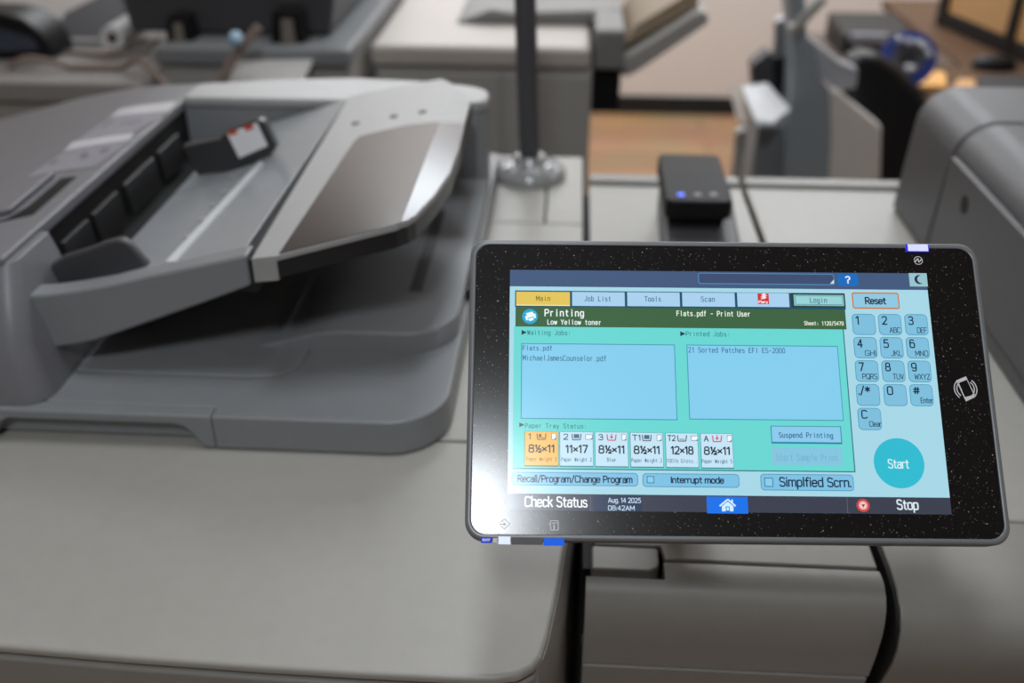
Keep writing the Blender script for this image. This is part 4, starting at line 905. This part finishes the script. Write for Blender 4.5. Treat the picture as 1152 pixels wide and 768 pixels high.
# ------------------------------------------------------------------ wooden desk with mouse, notes and tape roll
t = thing('wood_desk', 'tan wooden desk behind the tall grey module with a mouse and notes', 'desk', (1.4, 2.9, 0))
MB().prism([(.80, 2.48), (1.95, 2.48), (1.95, 3.72), (1.085, 3.72), (1.085, 2.85), (.80, 2.85)], 'z', DZ - .03, DZ).build('desk_top', mat('tan_wood', (92, 66, 44), .6, spec=.3, grain=.2, scale=9), t, bevel=.003)
for xx, yy in ((.83, 2.80), (1.88, 2.52), (1.88, 3.65), (1.10, 3.65)):
    MB().box(xx, yy, 0, xx + .04, yy + .04, DZ - .03).build('leg', BLACKP, t)
Yt = 2.62
c = at_y(1021, 64, Yt); rr = (at_y(1052, 64, Yt) - c).length
axd = Vector((-.22, -1, .30)).normalized()
c.z = DZ + .002 + rr * math.sqrt(1 - axd.z ** 2) + .024 * abs(axd.z)
t = thing('tape_roll', 'blue roll wound with shiny clear tape standing at the corner of the wooden desk', 'tape roll', (c.x, c.y, DZ))
MB().lathe([(rr * .60, -.02), (rr * .96, -.024), (rr, -.016), (rr, .024), (rr * .60, .024)], c, axd, 44, closed=True).build('blue_ring', mat('royal_blue_plastic', (20, 56, 150), .3), t)
MB().lathe([(rr * .30, -.026), (rr * .61, -.030), (rr * .61, .022), (rr * .30, .022)], c, axd, 40, closed=True).build('clear_tape', mat('dark_glossy_film', (96, 98, 106), .08, spec=.9, grain=.3, scale=90), t)
MB().lathe([(.0001, -.012), (rr * .31, -.012), (rr * .31, .015), (.0001, .015)], c, axd, 30).build('core', mat('dark_core', (40, 40, 44), .5), t)
e = Vector((1, 0, 0)); e = (e - axd * e.dot(axd)).normalized(); f = e.cross(axd); f = f if f.z > 0 else -f
for ang, rad in ((118, .78), (92, .62), (62, .66), (40, .70), (205, .80), (232, .78), (258, .74), (275, .34), (300, .36), (15, .72)):
    a_ = math.radians(ang)
    pc = c + (e * math.cos(a_) + f * math.sin(a_)) * rr * rad - axd * -.030
    MB().lathe([(.0001, -.010), (.009, -.009), (.0105, 0), (.009, .007), (.0001, .009)], pc, axd, 18).build('metallic_dot', mat('pale_metallic', (225, 226, 232), .18, metal=.6), t)  # small pale metallic dots set on the face of the roll
def desk_item(name, label, cat, pts, th, m, bevel=.001):
    q = [at_z(*v, DZ) for v in pts]
    o = MB().prism([(v.x, v.y) for v in q], 'z', DZ + .0005, DZ + th).build(name, m, bevel=bevel); o['label'] = label; o['category'] = cat; return o
desk_item('sticky_notes', 'orange-yellow note pad at the corner of the wooden desk', 'note pad', [(1026, 102), (1038, 84), (1062, 86), (1064, 102)], .012, mat('orange_yellow_paper', (236, 176, 96), .6))
desk_item('sticky_notes', 'smaller tan note pad beside the orange-yellow pad', 'note pad', [(1070, 103), (1078, 91), (1096, 92), (1096, 103)], .008, mat('tan_paper', (206, 156, 104), .6))
desk_item('desk_mat', 'dark mat in front of the black mouse on the wooden desk', 'mat', [(1097, 102), (1102, 86), (1180, 86), (1190, 102)], .003, mat('charcoal_cloth', (62, 60, 60), .8))
c = at_z(1117, 77, DZ)
t = thing('computer_mouse', 'black computer mouse beyond the dark mat on the wooden desk', 'mouse', (c.x, c.y, DZ))
ms = [[(c.x + math.cos(2 * math.pi * k / 24) * .062 * s_, c.y + math.sin(2 * math.pi * k / 24) * .036 * s_, DZ + .001 + hh) for k in range(24)] for s_, hh in ((.95, 0), (1, .008), (.92, .02), (.7, .030), (.35, .035), (.05, .036))]
MB().loft(ms).build('shell', BLACKP, t)
MB().lathe([(.0001, -.004), (.008, -.004), (.008, .004), (.0001, .004)], (c.x - .03, c.y, DZ + .028), (0, 1, 0), 16).build('scroll_wheel', GUNM, t)
# cabinet standing on the desk, turned a little
P0, P1 = at_z(1052, 27, DZ), at_z(1180, 84, DZ)
dv = (P1 - P0); dv.z = 0; Lc = dv.length; dv.normalize(); nv = Vector((-dv.y, dv.x, 0)); nv = nv if nv.x > 0 else -nv
t = thing('wood_cabinet', 'black-framed cabinet with tan wooden panels standing on the wooden desk', 'cabinet', tuple(P0))
def cab(u0, u1, n0, n1, z0, z1, name, m, bevel=.002):
    pts = [P0 + dv * u + nv * n for u, n in ((u0, n0), (u1, n0), (u1, n1), (u0, n1))]
    MB().prism([(v.x, v.y) for v in pts], 'z', DZ + z0, DZ + z1).build(name, m, t, bevel=bevel)
HON = mat('honey_wood', (196, 152, 100), .5, grain=.1, scale=6)
um = Lc * .62
cab(0.01, Lc - .01, .03, .22, .002, .70, 'carcass', mat('brown_wood', (120, 86, 56), .5))
cab(0, .045, -.004, .22, .001, .72, 'frame_post', BLACKP); cab(um, um + .035, -.004, .03, .001, .72, 'frame_post', BLACKP); cab(Lc - .04, Lc, -.004, .22, .001, .72, 'frame_post', BLACKP)
cab(.046, um - .001, -.002, .03, .001, .045, 'bottom_rail', BLACKP); cab(um + .036, Lc - .041, -.002, .03, .001, .045, 'bottom_rail', BLACKP)
cab(.046, um - .001, .006, .028, .047, .69, 'door', HON); cab(um + .036, Lc - .041, .006, .028, .047, .69, 'door', HON)

# housekeeping: drop the builders' bookkeeping
for o in list(bpy.data.objects):
    for k in ('_at', '_local'):
        if k in o: del o[k]
